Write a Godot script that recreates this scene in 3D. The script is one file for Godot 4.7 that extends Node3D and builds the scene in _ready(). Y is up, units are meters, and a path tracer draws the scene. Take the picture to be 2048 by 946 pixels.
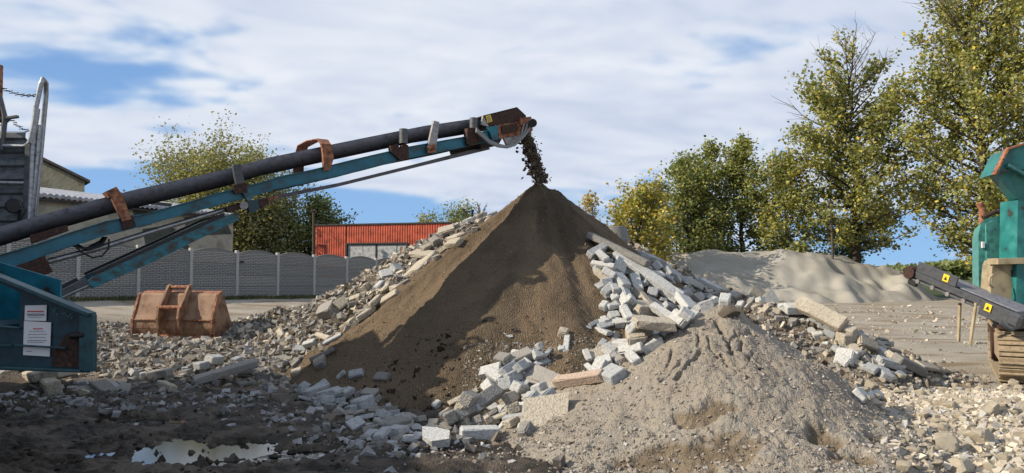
extends Node3D

const F := 1490.0
const HORIZON := 545.0
const EYE := Vector3(0, 1.6, 0)
var look_up := Basis(Vector3.RIGHT, atan((HORIZON - 473.0) / F))
var taken := {}
var M := {}
var nz := {}
# height grid over the near yard (x, d = distance ahead)
const GX0 := -9.5
const GD0 := 4.8
const GC := 0.04
const GW := 480
const GH := 370
var base_grid := PackedFloat32Array()
var grid := PackedFloat32Array()


# ------------------------------------------------------------------ mesh helper
class MB:
	var v := PackedVector3Array()
	var n := PackedVector3Array()
	var uv := PackedVector2Array()

	func tri(a: Vector3, b: Vector3, c: Vector3, o: Vector3) -> void:
		var nn := (a - c).cross(a - b)
		if nn.length_squared() < 1e-16:
			return
		nn = nn.normalized()
		if nn.dot((a + b + c) / 3.0 - o) < 0.0:
			v.append(a); v.append(c); v.append(b)
			nn = -nn
		else:
			v.append(a); v.append(b); v.append(c)
		n.append(nn); n.append(nn); n.append(nn)

	func quad(a: Vector3, b: Vector3, c: Vector3, d: Vector3, o: Vector3) -> void:
		tri(a, b, c, o)
		tri(a, c, d, o)

	func stri(a: Vector3, b: Vector3, c: Vector3, na: Vector3, nb: Vector3, nc: Vector3) -> void:
		var nn := (a - c).cross(a - b)
		if nn.dot(na + nb + nc) < 0.0:
			v.append(a); v.append(c); v.append(b)
			n.append(na); n.append(nc); n.append(nb)
		else:
			v.append(a); v.append(b); v.append(c)
			n.append(na); n.append(nb); n.append(nc)

	func box(at: Vector3, bs: Basis, size: Vector3, c := 0.0) -> void:
		var h := size * 0.5
		c = minf(c, minf(h.x, minf(h.y, h.z)) * 0.45)
		var pts := {}
		for sx in [-1, 1]:
			for sy in [-1, 1]:
				for sz in [-1, 1]:
					var s := Vector3(sx, sy, sz)
					for k in 3:
						var r := h - Vector3(c, c, c)
						r[k] = h[k]
						pts[Vector4i(sx, sy, sz, k)] = at + bs * (s * r)
		for k in 3:
			var l := (k + 1) % 3
			var m := (k + 2) % 3
			for t in [-1, 1]:
				var q := []
				for w in [[-1, -1], [1, -1], [1, 1], [-1, 1]]:
					var s := Vector4i(0, 0, 0, k)
					s[k] = t; s[l] = w[0]; s[m] = w[1]
					q.append(pts[s])
				quad(q[0], q[1], q[2], q[3], at)
				if c > 0.0:
					for t2 in [-1, 1]:
						var s1 := Vector4i(0, 0, 0, k)
						s1[k] = t; s1[l] = t2; s1[m] = -1
						var s2 := s1
						s2[m] = 1
						var s3 := s2
						s3[3] = l
						var s4 := s1
						s4[3] = l
						quad(pts[s1], pts[s2], pts[s3], pts[s4], at)
		if c > 0.0:
			for sx in [-1, 1]:
				for sy in [-1, 1]:
					for sz in [-1, 1]:
						tri(pts[Vector4i(sx, sy, sz, 0)], pts[Vector4i(sx, sy, sz, 1)], pts[Vector4i(sx, sy, sz, 2)], at)

	# a beam with a w x h section from a to b
	func beam(a: Vector3, b: Vector3, w: float, h: float, up := Vector3.UP, c := 0.004) -> void:
		var x := (b - a).normalized()
		var z := x.cross(up)
		if z.length() < 0.01:
			z = x.cross(Vector3.RIGHT)
		z = z.normalized()
		box((a + b) * 0.5, Basis(x, z.cross(x).normalized(), z), Vector3(a.distance_to(b), h, w), c)

	func tube(p: PackedVector3Array, r0: float, r1: float, sides := 8, caps := true) -> void:
		var cnt := p.size()
		var rings := []
		var norms := []
		var x := Vector3.ZERO
		for i in cnt:
			var t := (p[mini(i + 1, cnt - 1)] - p[maxi(i - 1, 0)]).normalized()
			if i == 0:
				x = t.cross(Vector3.UP if absf(t.y) < 0.9 else Vector3.RIGHT).normalized()
			else:
				x = (x - t * x.dot(t)).normalized()
			var y := t.cross(x)
			var rad := lerpf(r0, r1, float(i) / maxf(1, cnt - 1))
			var ring := PackedVector3Array()
			var nr := PackedVector3Array()
			for k in sides:
				var a := TAU * k / sides
				var dirv := x * cos(a) + y * sin(a)
				ring.append(p[i] + dirv * rad)
				nr.append(dirv)
			rings.append(ring)
			norms.append(nr)
		for i in cnt - 1:
			for k in sides:
				var k2 := (k + 1) % sides
				stri(rings[i][k], rings[i][k2], rings[i + 1][k2], norms[i][k], norms[i][k2], norms[i + 1][k2])
				stri(rings[i][k], rings[i + 1][k2], rings[i + 1][k], norms[i][k], norms[i + 1][k2], norms[i + 1][k])
		if caps and cnt > 1:
			for k in range(1, sides - 1):
				tri(rings[0][0], rings[0][k], rings[0][k + 1], p[1])
				tri(rings[cnt - 1][0], rings[cnt - 1][k], rings[cnt - 1][k + 1], p[cnt - 2])

	# a flat outline with thickness
	func plate(p: PackedVector3Array, off: Vector3) -> void:
		var nn := Vector3.ZERO
		for i in p.size():
			nn += p[i].cross(p[(i + 1) % p.size()])
		nn = nn.normalized()
		var ax := (p[1] - p[0]).normalized()
		var ay := nn.cross(ax).normalized()
		var flat := PackedVector2Array()
		var mid := Vector3.ZERO
		for q in p:
			flat.append(Vector2(q.dot(ax), q.dot(ay)))
			mid += q / p.size()
		var idx := Geometry2D.triangulate_polygon(flat)
		for i in range(0, idx.size(), 3):
			var a := p[idx[i]]
			var b := p[idx[i + 1]]
			var c := p[idx[i + 2]]
			tri(a, b, c, (a + b + c) / 3.0 + off)
			tri(a + off, b + off, c + off, (a + b + c) / 3.0)
		var area := 0.0
		for i in flat.size():
			area += flat[i].cross(flat[(i + 1) % flat.size()])
		for i in p.size():
			var a := p[i]
			var b := p[(i + 1) % p.size()]
			var outward := (b - a).cross(nn) * signf(area)
			var o := (a + b) * 0.5 + off * 0.5 - outward
			quad(a, b, b + off, a + off, o)

	# outline in (radius, height) turned round the y axis
	func lathe(prof: PackedVector2Array, at: Vector3, bs: Basis, sides := 20) -> void:
		for i in prof.size() - 1:
			var d := prof[i + 1] - prof[i]
			var nv := Vector2(d.y, -d.x).normalized()
			for k in sides:
				var a0 := TAU * k / sides
				var a1 := TAU * (k + 1) / sides
				var c0 := Vector3(cos(a0), 0, sin(a0))
				var c1 := Vector3(cos(a1), 0, sin(a1))
				var q0 := at + bs * (c0 * prof[i].x + Vector3.UP * prof[i].y)
				var q1 := at + bs * (c1 * prof[i].x + Vector3.UP * prof[i].y)
				var q2 := at + bs * (c1 * prof[i + 1].x + Vector3.UP * prof[i + 1].y)
				var q3 := at + bs * (c0 * prof[i + 1].x + Vector3.UP * prof[i + 1].y)
				var n0 := bs * (c0 * nv.x + Vector3.UP * nv.y)
				var n1 := bs * (c1 * nv.x + Vector3.UP * nv.y)
				stri(q0, q1, q2, n0, n1, n1)
				stri(q0, q2, q3, n0, n1, n0)

	func mesh() -> ArrayMesh:
		var arr := []
		arr.resize(Mesh.ARRAY_MAX)
		arr[Mesh.ARRAY_VERTEX] = v
		arr[Mesh.ARRAY_NORMAL] = n
		if uv.size() == v.size():
			arr[Mesh.ARRAY_TEX_UV] = uv
		var m := ArrayMesh.new()
		m.add_surface_from_arrays(Mesh.PRIMITIVE_TRIANGLES, arr)
		return m


# ------------------------------------------------------------------ naming
func numbered(called: String) -> String:
	if not taken.has(called):
		taken[called] = 0
		return called
	taken[called] += 1
	return "%s_%03d" % [called, taken[called]]


func tag(o: Node, label: String, category: String, group := "", kind := "") -> void:
	if label:
		o.set_meta("label", label)
	if category:
		o.set_meta("category", category)
	if group:
		o.set_meta("group", group)
	if kind:
		o.set_meta("kind", kind)


func thing(called: String, label: String, category: String, at := Vector3.ZERO, group := "") -> Node3D:
	var o := Node3D.new()
	o.name = numbered(called)
	add_child(o)
	o.position = at
	tag(o, label, category, group)
	return o


func put(mesh: Mesh, called: String, m: Material, parent: Node = self, at := Vector3.ZERO) -> MeshInstance3D:
	var o := MeshInstance3D.new()
	o.name = numbered(called) if parent == self else called
	o.mesh = mesh
	o.material_override = m
	o.position = at
	parent.add_child(o, true)
	return o


# a part given in world coordinates under a thing that stands at its own base
func part(mb: MB, called: String, m: Material, parent: Node3D) -> MeshInstance3D:
	var off := Vector3.ZERO
	var p: Node = parent
	while p != self:
		off += p.position
		p = p.get_parent()
	for i in mb.v.size():
		mb.v[i] -= off
	return put(mb.mesh(), called, m, parent)


# ------------------------------------------------------------------ picture to place
func ray(px: float, py: float) -> Vector3:
	return (look_up * Vector3((px - 1024.0) / F, (473.0 - py) / F, -1.0)).normalized()


func on_plane(px: float, py: float, p0: Vector3, nv: Vector3) -> Vector3:
	var r := ray(px, py)
	return EYE + r * ((p0 - EYE).dot(nv) / r.dot(nv))


# the point at distance d ahead
func at_d(px: float, py: float, d: float) -> Vector3:
	return on_plane(px, py, Vector3(0, 0, -d), Vector3(0, 0, 1))


func gsample(g: PackedFloat32Array, x: float, d: float) -> float:
	var fx := clampf((x - GX0) / GC, 0.0, GW - 1.01)
	var fd := clampf((d - GD0) / GC, 0.0, GH - 1.01)
	var i := int(fx)
	var j := int(fd)
	fx -= i
	fd -= j
	var k := j * GW + i
	return lerpf(lerpf(g[k], g[k + 1], fx), lerpf(g[k + GW], g[k + GW + 1], fx), fd)


func in_grid(x: float, d: float) -> bool:
	return x > GX0 and x < GX0 + GC * (GW - 1) and d > GD0 and d < GD0 + GC * (GH - 1)


func top(x: float, d: float) -> float:
	return gsample(grid, x, d) if in_grid(x, d) else ground_h(x, d)


func hit(px: float, py: float, lift := 0.0, g := true) -> Vector3:
	var r := ray(px, py)
	var t := 4.8
	while t < 60.0:
		var p := EYE + r * t
		var h := top(p.x, -p.z) if g else gsample(base_grid, p.x, -p.z)
		if p.y <= h + lift:
			return p
		t += 0.03
	return EYE + r * 20.0


# ------------------------------------------------------------------ terrain
func noise(seed_: int, freq: float, oct := 3, type := FastNoiseLite.TYPE_SIMPLEX_SMOOTH) -> FastNoiseLite:
	var f := FastNoiseLite.new()
	f.seed = seed_
	f.noise_type = type
	f.frequency = freq
	f.fractal_octaves = oct
	return f


func sst(a: float, b: float, x: float) -> float:
	var t := clampf((x - a) / (b - a), 0.0, 1.0)
	return t * t * (3.0 - 2.0 * t)


func bump2(x: float, d: float, cx: float, cd: float, rx: float, rd: float) -> float:
	var a := (x - cx) / rx
	var b := (d - cd) / rd
	return exp(-a * a - b * b)


func ground_h(x: float, d: float) -> float:
	var rise := clampf(-0.0557 * x + 0.01 * d - 0.226, 0.0, 0.95) * sst(7.0, 14.0, d)
	var h := rise
	if d < 60.0 and absf(x) < 45.0:
		h += nz.g1.get_noise_2d(x, d) * 0.05 * sst(50.0, 20.0, d)
		var mud := sst(12.0, 8.5, d) * sst(1.5, -0.6, x)
		if mud > 0.0:
			h += mud * (nz.mud.get_noise_2d(x, d) * 0.05 + absf(nz.mud2.get_noise_2d(x, d)) * 0.05 - 0.01)
		if d < 9.0:
			h += maxf(0.0, nz.mud2.get_noise_2d(x * 1.6 + 9.0, d * 1.6) - 0.17) * (0.04 + 0.26 * bump2(x, d, -2.75, 6.8, 0.8, 0.5)) * mud
			h -= 0.16 * bump2(x, d, -2.75, 6.8, 0.75, 0.5) + 0.15 * bump2(x, d, -1.85, 6.75, 0.27, 0.2) + 0.07 * bump2(x, d, -3.9, 8.3, 0.6, 0.16)
		# low mound of limestone on the yard side
		h += 0.22 * bump2(x, d, 5.6, 8.0, 1.6, 1.3)
		h += nz.g2.get_noise_2d(x, d) * 0.018
	return h


func cone_rough(x: float, dz: float) -> float:
	var a := atan2(dz, x)
	return nz.gully.get_noise_3d(cos(a) * 3.2, sin(a) * 3.2, sqrt(x * x + dz * dz) * 0.12)


func sand_h(x: float, d: float) -> float:
	var dx := x - 0.5
	var dd := d - 12.55
	var r := sqrt(dx * dx + dd * dd)
	if r > 5.6:
		return -1.0
	var h := 3.2 - 0.78 * sqrt(r * r + 0.012)
	h += cone_rough(dx, dd) * 0.16 * sst(0.1, 1.6, r)
	h += nz.s1.get_noise_2d(x, d) * 0.07 * sst(0.2, 1.0, r)
	h += nz.s2.get_noise_2d(x, d) * 0.026 + nz.s3.get_noise_2d(x, d) * 0.014
	h += 0.05 * bump2(x, d, 0.42, 12.4, 0.1, 0.15) - 0.06 * bump2(x, d, 0.62, 12.45, 0.08, 0.3)
	# the foot runs out
	if h < 0.5:
		h = 0.5 - (0.5 - h) * 0.97
	# slumped tongue among the blocks
	h += 0.16 * bump2(x, d, 0.75, 8.75, 0.35, 0.5)
	return h


const RIDGE := [
	[-7.2, 15.6, 0.22], [-5.6, 15.6, 0.55], [-4.0, 15.5, 0.95], [-3.16, 15.5, 1.40], [-2.0, 15.5, 2.0], [-1.3, 15.5, 2.42], [-0.35, 15.5, 2.78], [1.2, 14.9, 2.5],
	[2.0, 14.0, 2.15], [2.63, 13.5, 1.72], [3.4, 12.5, 1.32], [4.0, 11.9, 1.12], [4.75, 11.5, 0.86], [5.5, 11.2, 0.45], [6.7, 11.3, 0.06]]


func heap_h(x: float, d: float) -> float:
	if x < -9.0 or x > 8.5 or d < 8.0 or d > 20.5:
		return -1.0
	var best := -1.0
	for i in RIDGE.size() - 1:
		var a: Array = RIDGE[i]
		var b: Array = RIDGE[i + 1]
		var ax: float = a[0]
		var ad: float = a[1]
		var ex: float = b[0] - ax
		var ed: float = b[1] - ad
		var t := clampf(((x - ax) * ex + (d - ad) * ed) / (ex * ex + ed * ed), 0.0, 1.0)
		var qx := x - ax - ex * t
		var qd := d - ad - ed * t
		var h := lerpf(a[2], b[2], t) - 0.62 * (sqrt(qx * qx + qd * qd + 0.06) - 0.245)
		best = maxf(best, h)
	best += nz.h1.get_noise_2d(x, d) * 0.13 + nz.h2.get_noise_2d(x, d) * 0.04
	return best


const CRACKS := [
	[[1402, 695], [1385, 715], [1368, 735], [1352, 752], 1.0], [[1360, 722], [1340, 742], [1322, 752], 0.5], [[1434, 633], [1448, 660], [1460, 678], [1466, 700], 1.1],
	[[1470, 655], [1484, 668], [1480, 685], 0.8], [[1505, 690], [1495, 705], [1512, 722], [1520, 740], 0.7], [[1440, 700], [1452, 720], [1470, 738], 0.5], [[1345, 700], [1338, 720], [1330, 735], 0.4],
	[[1415, 668], [1420, 690], [1436, 708], 0.5], [[1460, 668], [1490, 655], [1500, 652], 0.8], [[1395, 660], [1400, 675], [1394, 690], 0.5]]
var crack_lines := []


func grit_flat(x: float, d: float) -> float:
	var dx := x - 2.18
	var dd := d - 7.8
	var r := sqrt(pow(dx * (1.22 if dx > 0.0 else 0.98), 2.0) + dd * dd)
	if r > 4.2:
		return -1.0
	var h := 1.335 - 0.59 * sqrt(r * r + 0.03)
	if h < 0.3:
		h = 0.3 - (0.3 - h) * 0.8
	return h


const HOLLOWS := [[1.62, 6.36, 0.32, 0.13, 0.055], [1.15, 6.05, 0.45, 0.13, 0.055], [1.5, 5.95, 0.55, 0.22, 0.05], [2.50, 6.08, 0.18, 0.13, 0.085], [2.62, 5.86, 0.25, 0.11, 0.06], [2.98, 6.2, 0.1, 0.09, 0.08]]


# how deep the diggings cut into the mound
func dug(x: float, d: float) -> float:
	if d > 6.8 or x < 0.4 or x > 3.3:
		return 0.0
	var w: float = nz.q2.get_noise_2d(x * 1.4 + 3.0, d * 1.4) * 0.55
	var o := 0.0
	for c in HOLLOWS:
		var a: float = (x - c[0]) / c[2]
		var b: float = (d - c[1]) / c[3]
		o = maxf(o, c[4] * sst(1.05, 0.5, sqrt(a * a + b * b) + w))
	return o


func grit_h(x: float, d: float) -> float:
	var h := grit_flat(x, d)
	if h < -0.5:
		return h
	h += nz.q1.get_noise_2d(x, d) * 0.07 + nz.q2.get_noise_2d(x, d) * 0.035 + nz.q3.get_noise_2d(x, d) * 0.017
	# crumbled top and dug hollows
	h += 0.07 * bump2(x, d, 2.25, 7.75, 0.16, 0.2)
	h -= dug(x, d)
	for c in crack_lines:
		if x < c.x0 or x > c.x1 or d < c.d0 or d > c.d1:
			continue
		var wob: float = nz.q3.get_noise_2d(x, d) * 0.014
		for i in c.p.size() - 1:
			var a: Vector2 = c.p[i]
			var b: Vector2 = c.p[i + 1]
			var q := Vector2(x, d)
			var t := clampf((q - a).dot(b - a) / (b - a).length_squared(), 0.0, 1.0)
			var dist := q.distance_to(a.lerp(b, t)) + wob
			var w: float = 0.026 * c.w
			if dist < w:
				h -= 0.13 * (1.0 - maxf(dist, 0.0) / w) * clampf(c.w, 0.5, 1.0)
				break
	return h


func surface(x: float, d: float) -> float:
	return maxf(maxf(ground_h(x, d), sand_h(x, d)), maxf(heap_h(x, d), grit_h(x, d)))


func spaced(knots: Array) -> PackedFloat32Array:
	# knots: [from, to, step]; a positive step is even, growing lists are given as further knots
	var out := PackedFloat32Array()
	for k in knots:
		var x: float = k[0]
		while x < k[1] - k[2] * 0.5:
			out.append(x)
			x += k[2]
	out.append(knots[-1][1])
	return out


func field(xs: PackedFloat32Array, ds: PackedFloat32Array, hf: Callable, cf: Callable, cut := -100.0, under = null) -> ArrayMesh:
	var w := xs.size()
	var h := ds.size()
	var v := PackedVector3Array()
	var n := PackedVector3Array()
	var c := PackedColorArray()
	v.resize(w * h)
	n.resize(w * h)
	c.resize(w * h)
	var has_under: bool = under != null
	var low := PackedByteArray()
	low.resize(w * h)
	for j in h:
		for i in w:
			var y: float = hf.call(xs[i], ds[j])
			v[j * w + i] = Vector3(xs[i], y, -ds[j])
			if has_under:
				var g: float = under.call(xs[i], ds[j])
				low[j * w + i] = 1 if y < g - 0.07 else 0
	for j in h:
		for i in w:
			var k := j * w + i
			var a := v[j * w + maxi(i - 1, 0)]
			var b := v[j * w + mini(i + 1, w - 1)]
			var e := v[maxi(j - 1, 0) * w + i]
			var f := v[mini(j + 1, h - 1) * w + i]
			var nn := (b - a).cross(f - e)
			if nn.y < 0.0:
				nn = -nn
			nn = nn.normalized()
			n[k] = nn
			c[k] = cf.call(xs[i], ds[j], v[k].y, nn)
	var idx := PackedInt32Array()
	for j in h - 1:
		for i in w - 1:
			var k := j * w + i
			if has_under and low[k] and low[k + 1] and low[k + w] and low[k + w + 1]:
				continue
			idx.append(k); idx.append(k + w); idx.append(k + 1)
			idx.append(k + 1); idx.append(k + w); idx.append(k + w + 1)
	var arr := []
	arr.resize(Mesh.ARRAY_MAX)
	arr[Mesh.ARRAY_VERTEX] = v
	arr[Mesh.ARRAY_NORMAL] = n
	arr[Mesh.ARRAY_COLOR] = c
	arr[Mesh.ARRAY_INDEX] = idx
	var m := ArrayMesh.new()
	m.add_surface_from_arrays(Mesh.PRIMITIVE_TRIANGLES, arr)
	return m


func mixc(a: Color, b: Color, t: float) -> Color:
	return a.lerp(b, clampf(t, 0.0, 1.0))


func mud_share(x: float, d: float) -> float:
	var n1: float = nz.c1.get_noise_2d(x, d)
	var n2: float = nz.c2.get_noise_2d(x, d)
	return sst(10.4, 9.0, d + n1 * 1.2 + 0.12 * x) * sst(1.6, -0.8, x + n2 * 0.8)


# the churned wet mud that lies on the ground
func mud_h(x: float, d: float) -> float:
	var m := mud_share(x, d)
	var g := ground_h(x, d)
	if m < 0.4:
		return g - 0.2
	var wet := bump2(x, d, -2.75, 6.85, 0.85, 0.55) + bump2(x, d, -1.85, 6.75, 0.3, 0.22)
	var lumps: float = maxf(0.0, nz.mud3.get_noise_2d(x, d) - 0.1) * 0.06 + nz.q3.get_noise_2d(x * 0.8, d * 0.8) * 0.013
	var ruts: float = nz.c3.get_noise_2d(x * 0.5 + d * 0.35, d * 1.9) * 0.05
	return g + 0.006 + (m - 0.4) * (lumps + ruts + 0.012) * (1.0 - minf(1.0, wet * 1.3))


func mud_c(x: float, d: float, _y: float, _n: Vector3) -> Color:
	return mixc(Color(0.030, 0.024, 0.018), Color(0.115, 0.093, 0.072), nz.c2.get_noise_2d(x, d) * 1.2 + 0.4 + nz.mud3.get_noise_2d(x + 4.0, d) * 0.5)


func ground_c(x: float, d: float, _y: float, _n: Vector3) -> Color:
	var n1: float = nz.c1.get_noise_2d(x, d)
	var n2: float = nz.c2.get_noise_2d(x, d)
	var yard := mixc(Color(0.37, 0.33, 0.27), Color(0.47, 0.43, 0.36), n1 + 0.5)
	yard = mixc(yard, Color(0.29, 0.225, 0.16), sst(0.1, 0.45, nz.c3.get_noise_2d(x * 0.35, d * 1.6)))
	var c := yard
	# dusty rubble ground
	var dust := sst(8.0, 10.5, d) * sst(19.0, 16.5, d) * sst(1.0, -1.5, x)
	c = mixc(c, mixc(Color(0.25, 0.215, 0.175), Color(0.15, 0.115, 0.08), n2 * 1.2 + 0.4), dust)
	# wet mud
	c = mixc(c, mixc(Color(0.032, 0.026, 0.020), Color(0.080, 0.065, 0.05), n2 * 1.1 + 0.45), mud_share(x, d))
	# pale limestone dust
	var lime := sst(3.0, 4.2, x + n1 * 0.5 - maxf(0.0, d - 8.6) * 1.2) * sst(10.3, 9.2, d)
	c = mixc(c, mixc(Color(0.52, 0.455, 0.35), Color(0.60, 0.535, 0.43), n2 + 0.5), lime)
	# gravelly apron before the piles
	var apron := sst(0.6, -0.1, absf(x - 0.4 + n1 * 0.3) - 0.9) * sst(7.4, 6.6, d)
	c = mixc(c, Color(0.30, 0.26, 0.21), apron * 0.7)
	# grass and weeds along the fence
	if d > 17.0 and x < 0.0:
		var along := Vector2(0.5, 0.866)
		var rel := Vector2(x + 13.43, d - 23.05)
		var away := rel.x * along.y - rel.y * along.x
		c = mixc(c, mixc(Color(0.05, 0.06, 0.025), Color(0.10, 0.09, 0.05), n2 + 0.5), sst(0.9, 0.35, away + n2 * 0.3))
	if d > 43.0 and x > 5.0:
		c = mixc(c, Color(0.06, 0.08, 0.03), sst(43.0, 47.0, d))
	if d > 60.0:
		c = mixc(c, Color(0.09, 0.11, 0.045), sst(60.0, 90.0, d))
	return c


func sand_c(x: float, d: float, _y: float, _n: Vector3) -> Color:
	var n1: float = nz.c1.get_noise_2d(x * 1.6, d * 1.6)
	var n2: float = nz.c2.get_noise_2d(x, d)
	var streak := cone_rough((x - 0.5) * 1.0, (d - 12.55) * 1.0)
	var c := mixc(Color(0.225, 0.168, 0.112), Color(0.18, 0.135, 0.092), n1 + 0.5 + n2 * 0.3)
	c = mixc(c, Color(0.10, 0.082, 0.06), sst(0.05, 0.5, streak + n2 * 0.25) * 0.6)
	# a darker streak runs down from the tip
	var tip_streak := sst(0.55, 0.1, absf(x - 0.66 - (12.5 - d) * 0.12 + n2 * 0.2)) * sst(10.4, 11.4, d)
	return mixc(c, Color(0.085, 0.07, 0.052), tip_streak * 0.75)


func heap_c(x: float, d: float, _y: float, _n: Vector3) -> Color:
	var n1: float = nz.c1.get_noise_2d(x * 1.4 + 9.0, d * 1.4)
	var n2: float = nz.c2.get_noise_2d(x + 5.0, d)
	var c := mixc(Color(0.20, 0.165, 0.125), Color(0.30, 0.26, 0.21), n1 + 0.5)
	return mixc(c, Color(0.075, 0.058, 0.042), sst(0.05, 0.4, n2) * 0.8)


func grit_c(x: float, d: float, _y: float, _n: Vector3) -> Color:
	var n1: float = nz.c1.get_noise_2d(x * 1.5 + 3.0, d * 1.5)
	var n2: float = nz.c2.get_noise_2d(x * 1.5, d * 1.5 + 7.0)
	var c := mixc(Color(0.275, 0.24, 0.195), Color(0.335, 0.30, 0.25), n1 + 0.5)
	c = mixc(c, Color(0.29, 0.27, 0.235), sst(0.0, 0.35, n2) * 0.6)
	var brown := dug(x, d) * 13.0 + 0.35 * bump2(x, d, 1.4, 5.9, 0.6, 0.3)
	c = mixc(c, mixc(Color(0.155, 0.122, 0.085), Color(0.225, 0.182, 0.13), n2 + 0.5), sst(0.2, 0.75, brown + n2 * 0.35 + n1 * 0.2))
	return c


func bank_h(x: float, d: float) -> float:
	var cx := x - 15.0
	var cd := d - 45.0
	var lo: float = nz.h1.get_noise_2d(x * 0.35, d * 0.35)
	var e := maxf(0.0, 1.0 - pow(absf(cx + 0.6) / (11.2 + lo * 1.5), 3.0)) * 2.85
	var h := e - 0.62 * maxf(0.0, absf(cd) - 0.8 - lo * 0.6)
	h += lo * 0.30 + nz.s1.get_noise_2d(x, d) * 0.05 + nz.gully.get_noise_2d(x * 0.4, d * 0.4) * 0.07
	return h


func bank_c(x: float, d: float, y: float, _n: Vector3) -> Color:
	var n1: float = nz.c1.get_noise_2d(x * 0.8, d * 0.8 + y)
	var n2: float = nz.c2.get_noise_2d(x * 0.5, d * 0.5)
	var c := mixc(Color(0.36, 0.34, 0.295), Color(0.45, 0.43, 0.38), n1 + 0.5)
	c = mixc(c, Color(0.33, 0.235, 0.13), sst(0.25, 0.6, n2 * 0.6 + bump2(x, d, 9.0, 43.0, 1.6, 2.0) * 0.6) * 0.6)
	return c


# ------------------------------------------------------------------ materials
func lin(r: float, g: float, b: float) -> Color:
	return Color(r, g, b).linear_to_srgb()


func ntex(seed_: int, freq: float, oct: int, stops: Array, type := FastNoiseLite.TYPE_SIMPLEX_SMOOTH, size := 512) -> NoiseTexture2D:
	var t := NoiseTexture2D.new()
	t.width = size
	t.height = size
	t.seamless = true
	t.noise = noise(seed_, freq, oct, type)
	var g := Gradient.new()
	var off := PackedFloat32Array()
	var col := PackedColorArray()
	for s in stops:
		off.append(s[0])
		col.append(s[1])
	g.offsets = off
	g.colors = col
	t.color_ramp = g
	return t


func grey(v: float) -> Color:
	return Color(v, v, v)


func mat(c: Color, rough: float, tex: Texture2D = null, scale := 1.0, relief: Texture2D = null, depth := 0.0, world := false) -> StandardMaterial3D:
	var m := StandardMaterial3D.new()
	m.albedo_color = c
	m.roughness = rough
	m.metallic_specular = 0.35
	if tex or relief:
		m.uv1_triplanar = true
		m.uv1_world_triplanar = world
		m.uv1_scale = Vector3.ONE * scale
	if tex:
		m.albedo_texture = tex
	if relief:
		m.heightmap_enabled = true
		m.heightmap_texture = relief
		m.heightmap_scale = depth
	return m


func metal(c: Color, rough: float, tex: Texture2D = null, scale := 1.0, met := 0.0, relief: Texture2D = null, depth := 0.0) -> StandardMaterial3D:
	var m := mat(c, rough, tex, scale, relief, depth)
	m.metallic = met
	m.metallic_specular = 0.5
	return m


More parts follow.
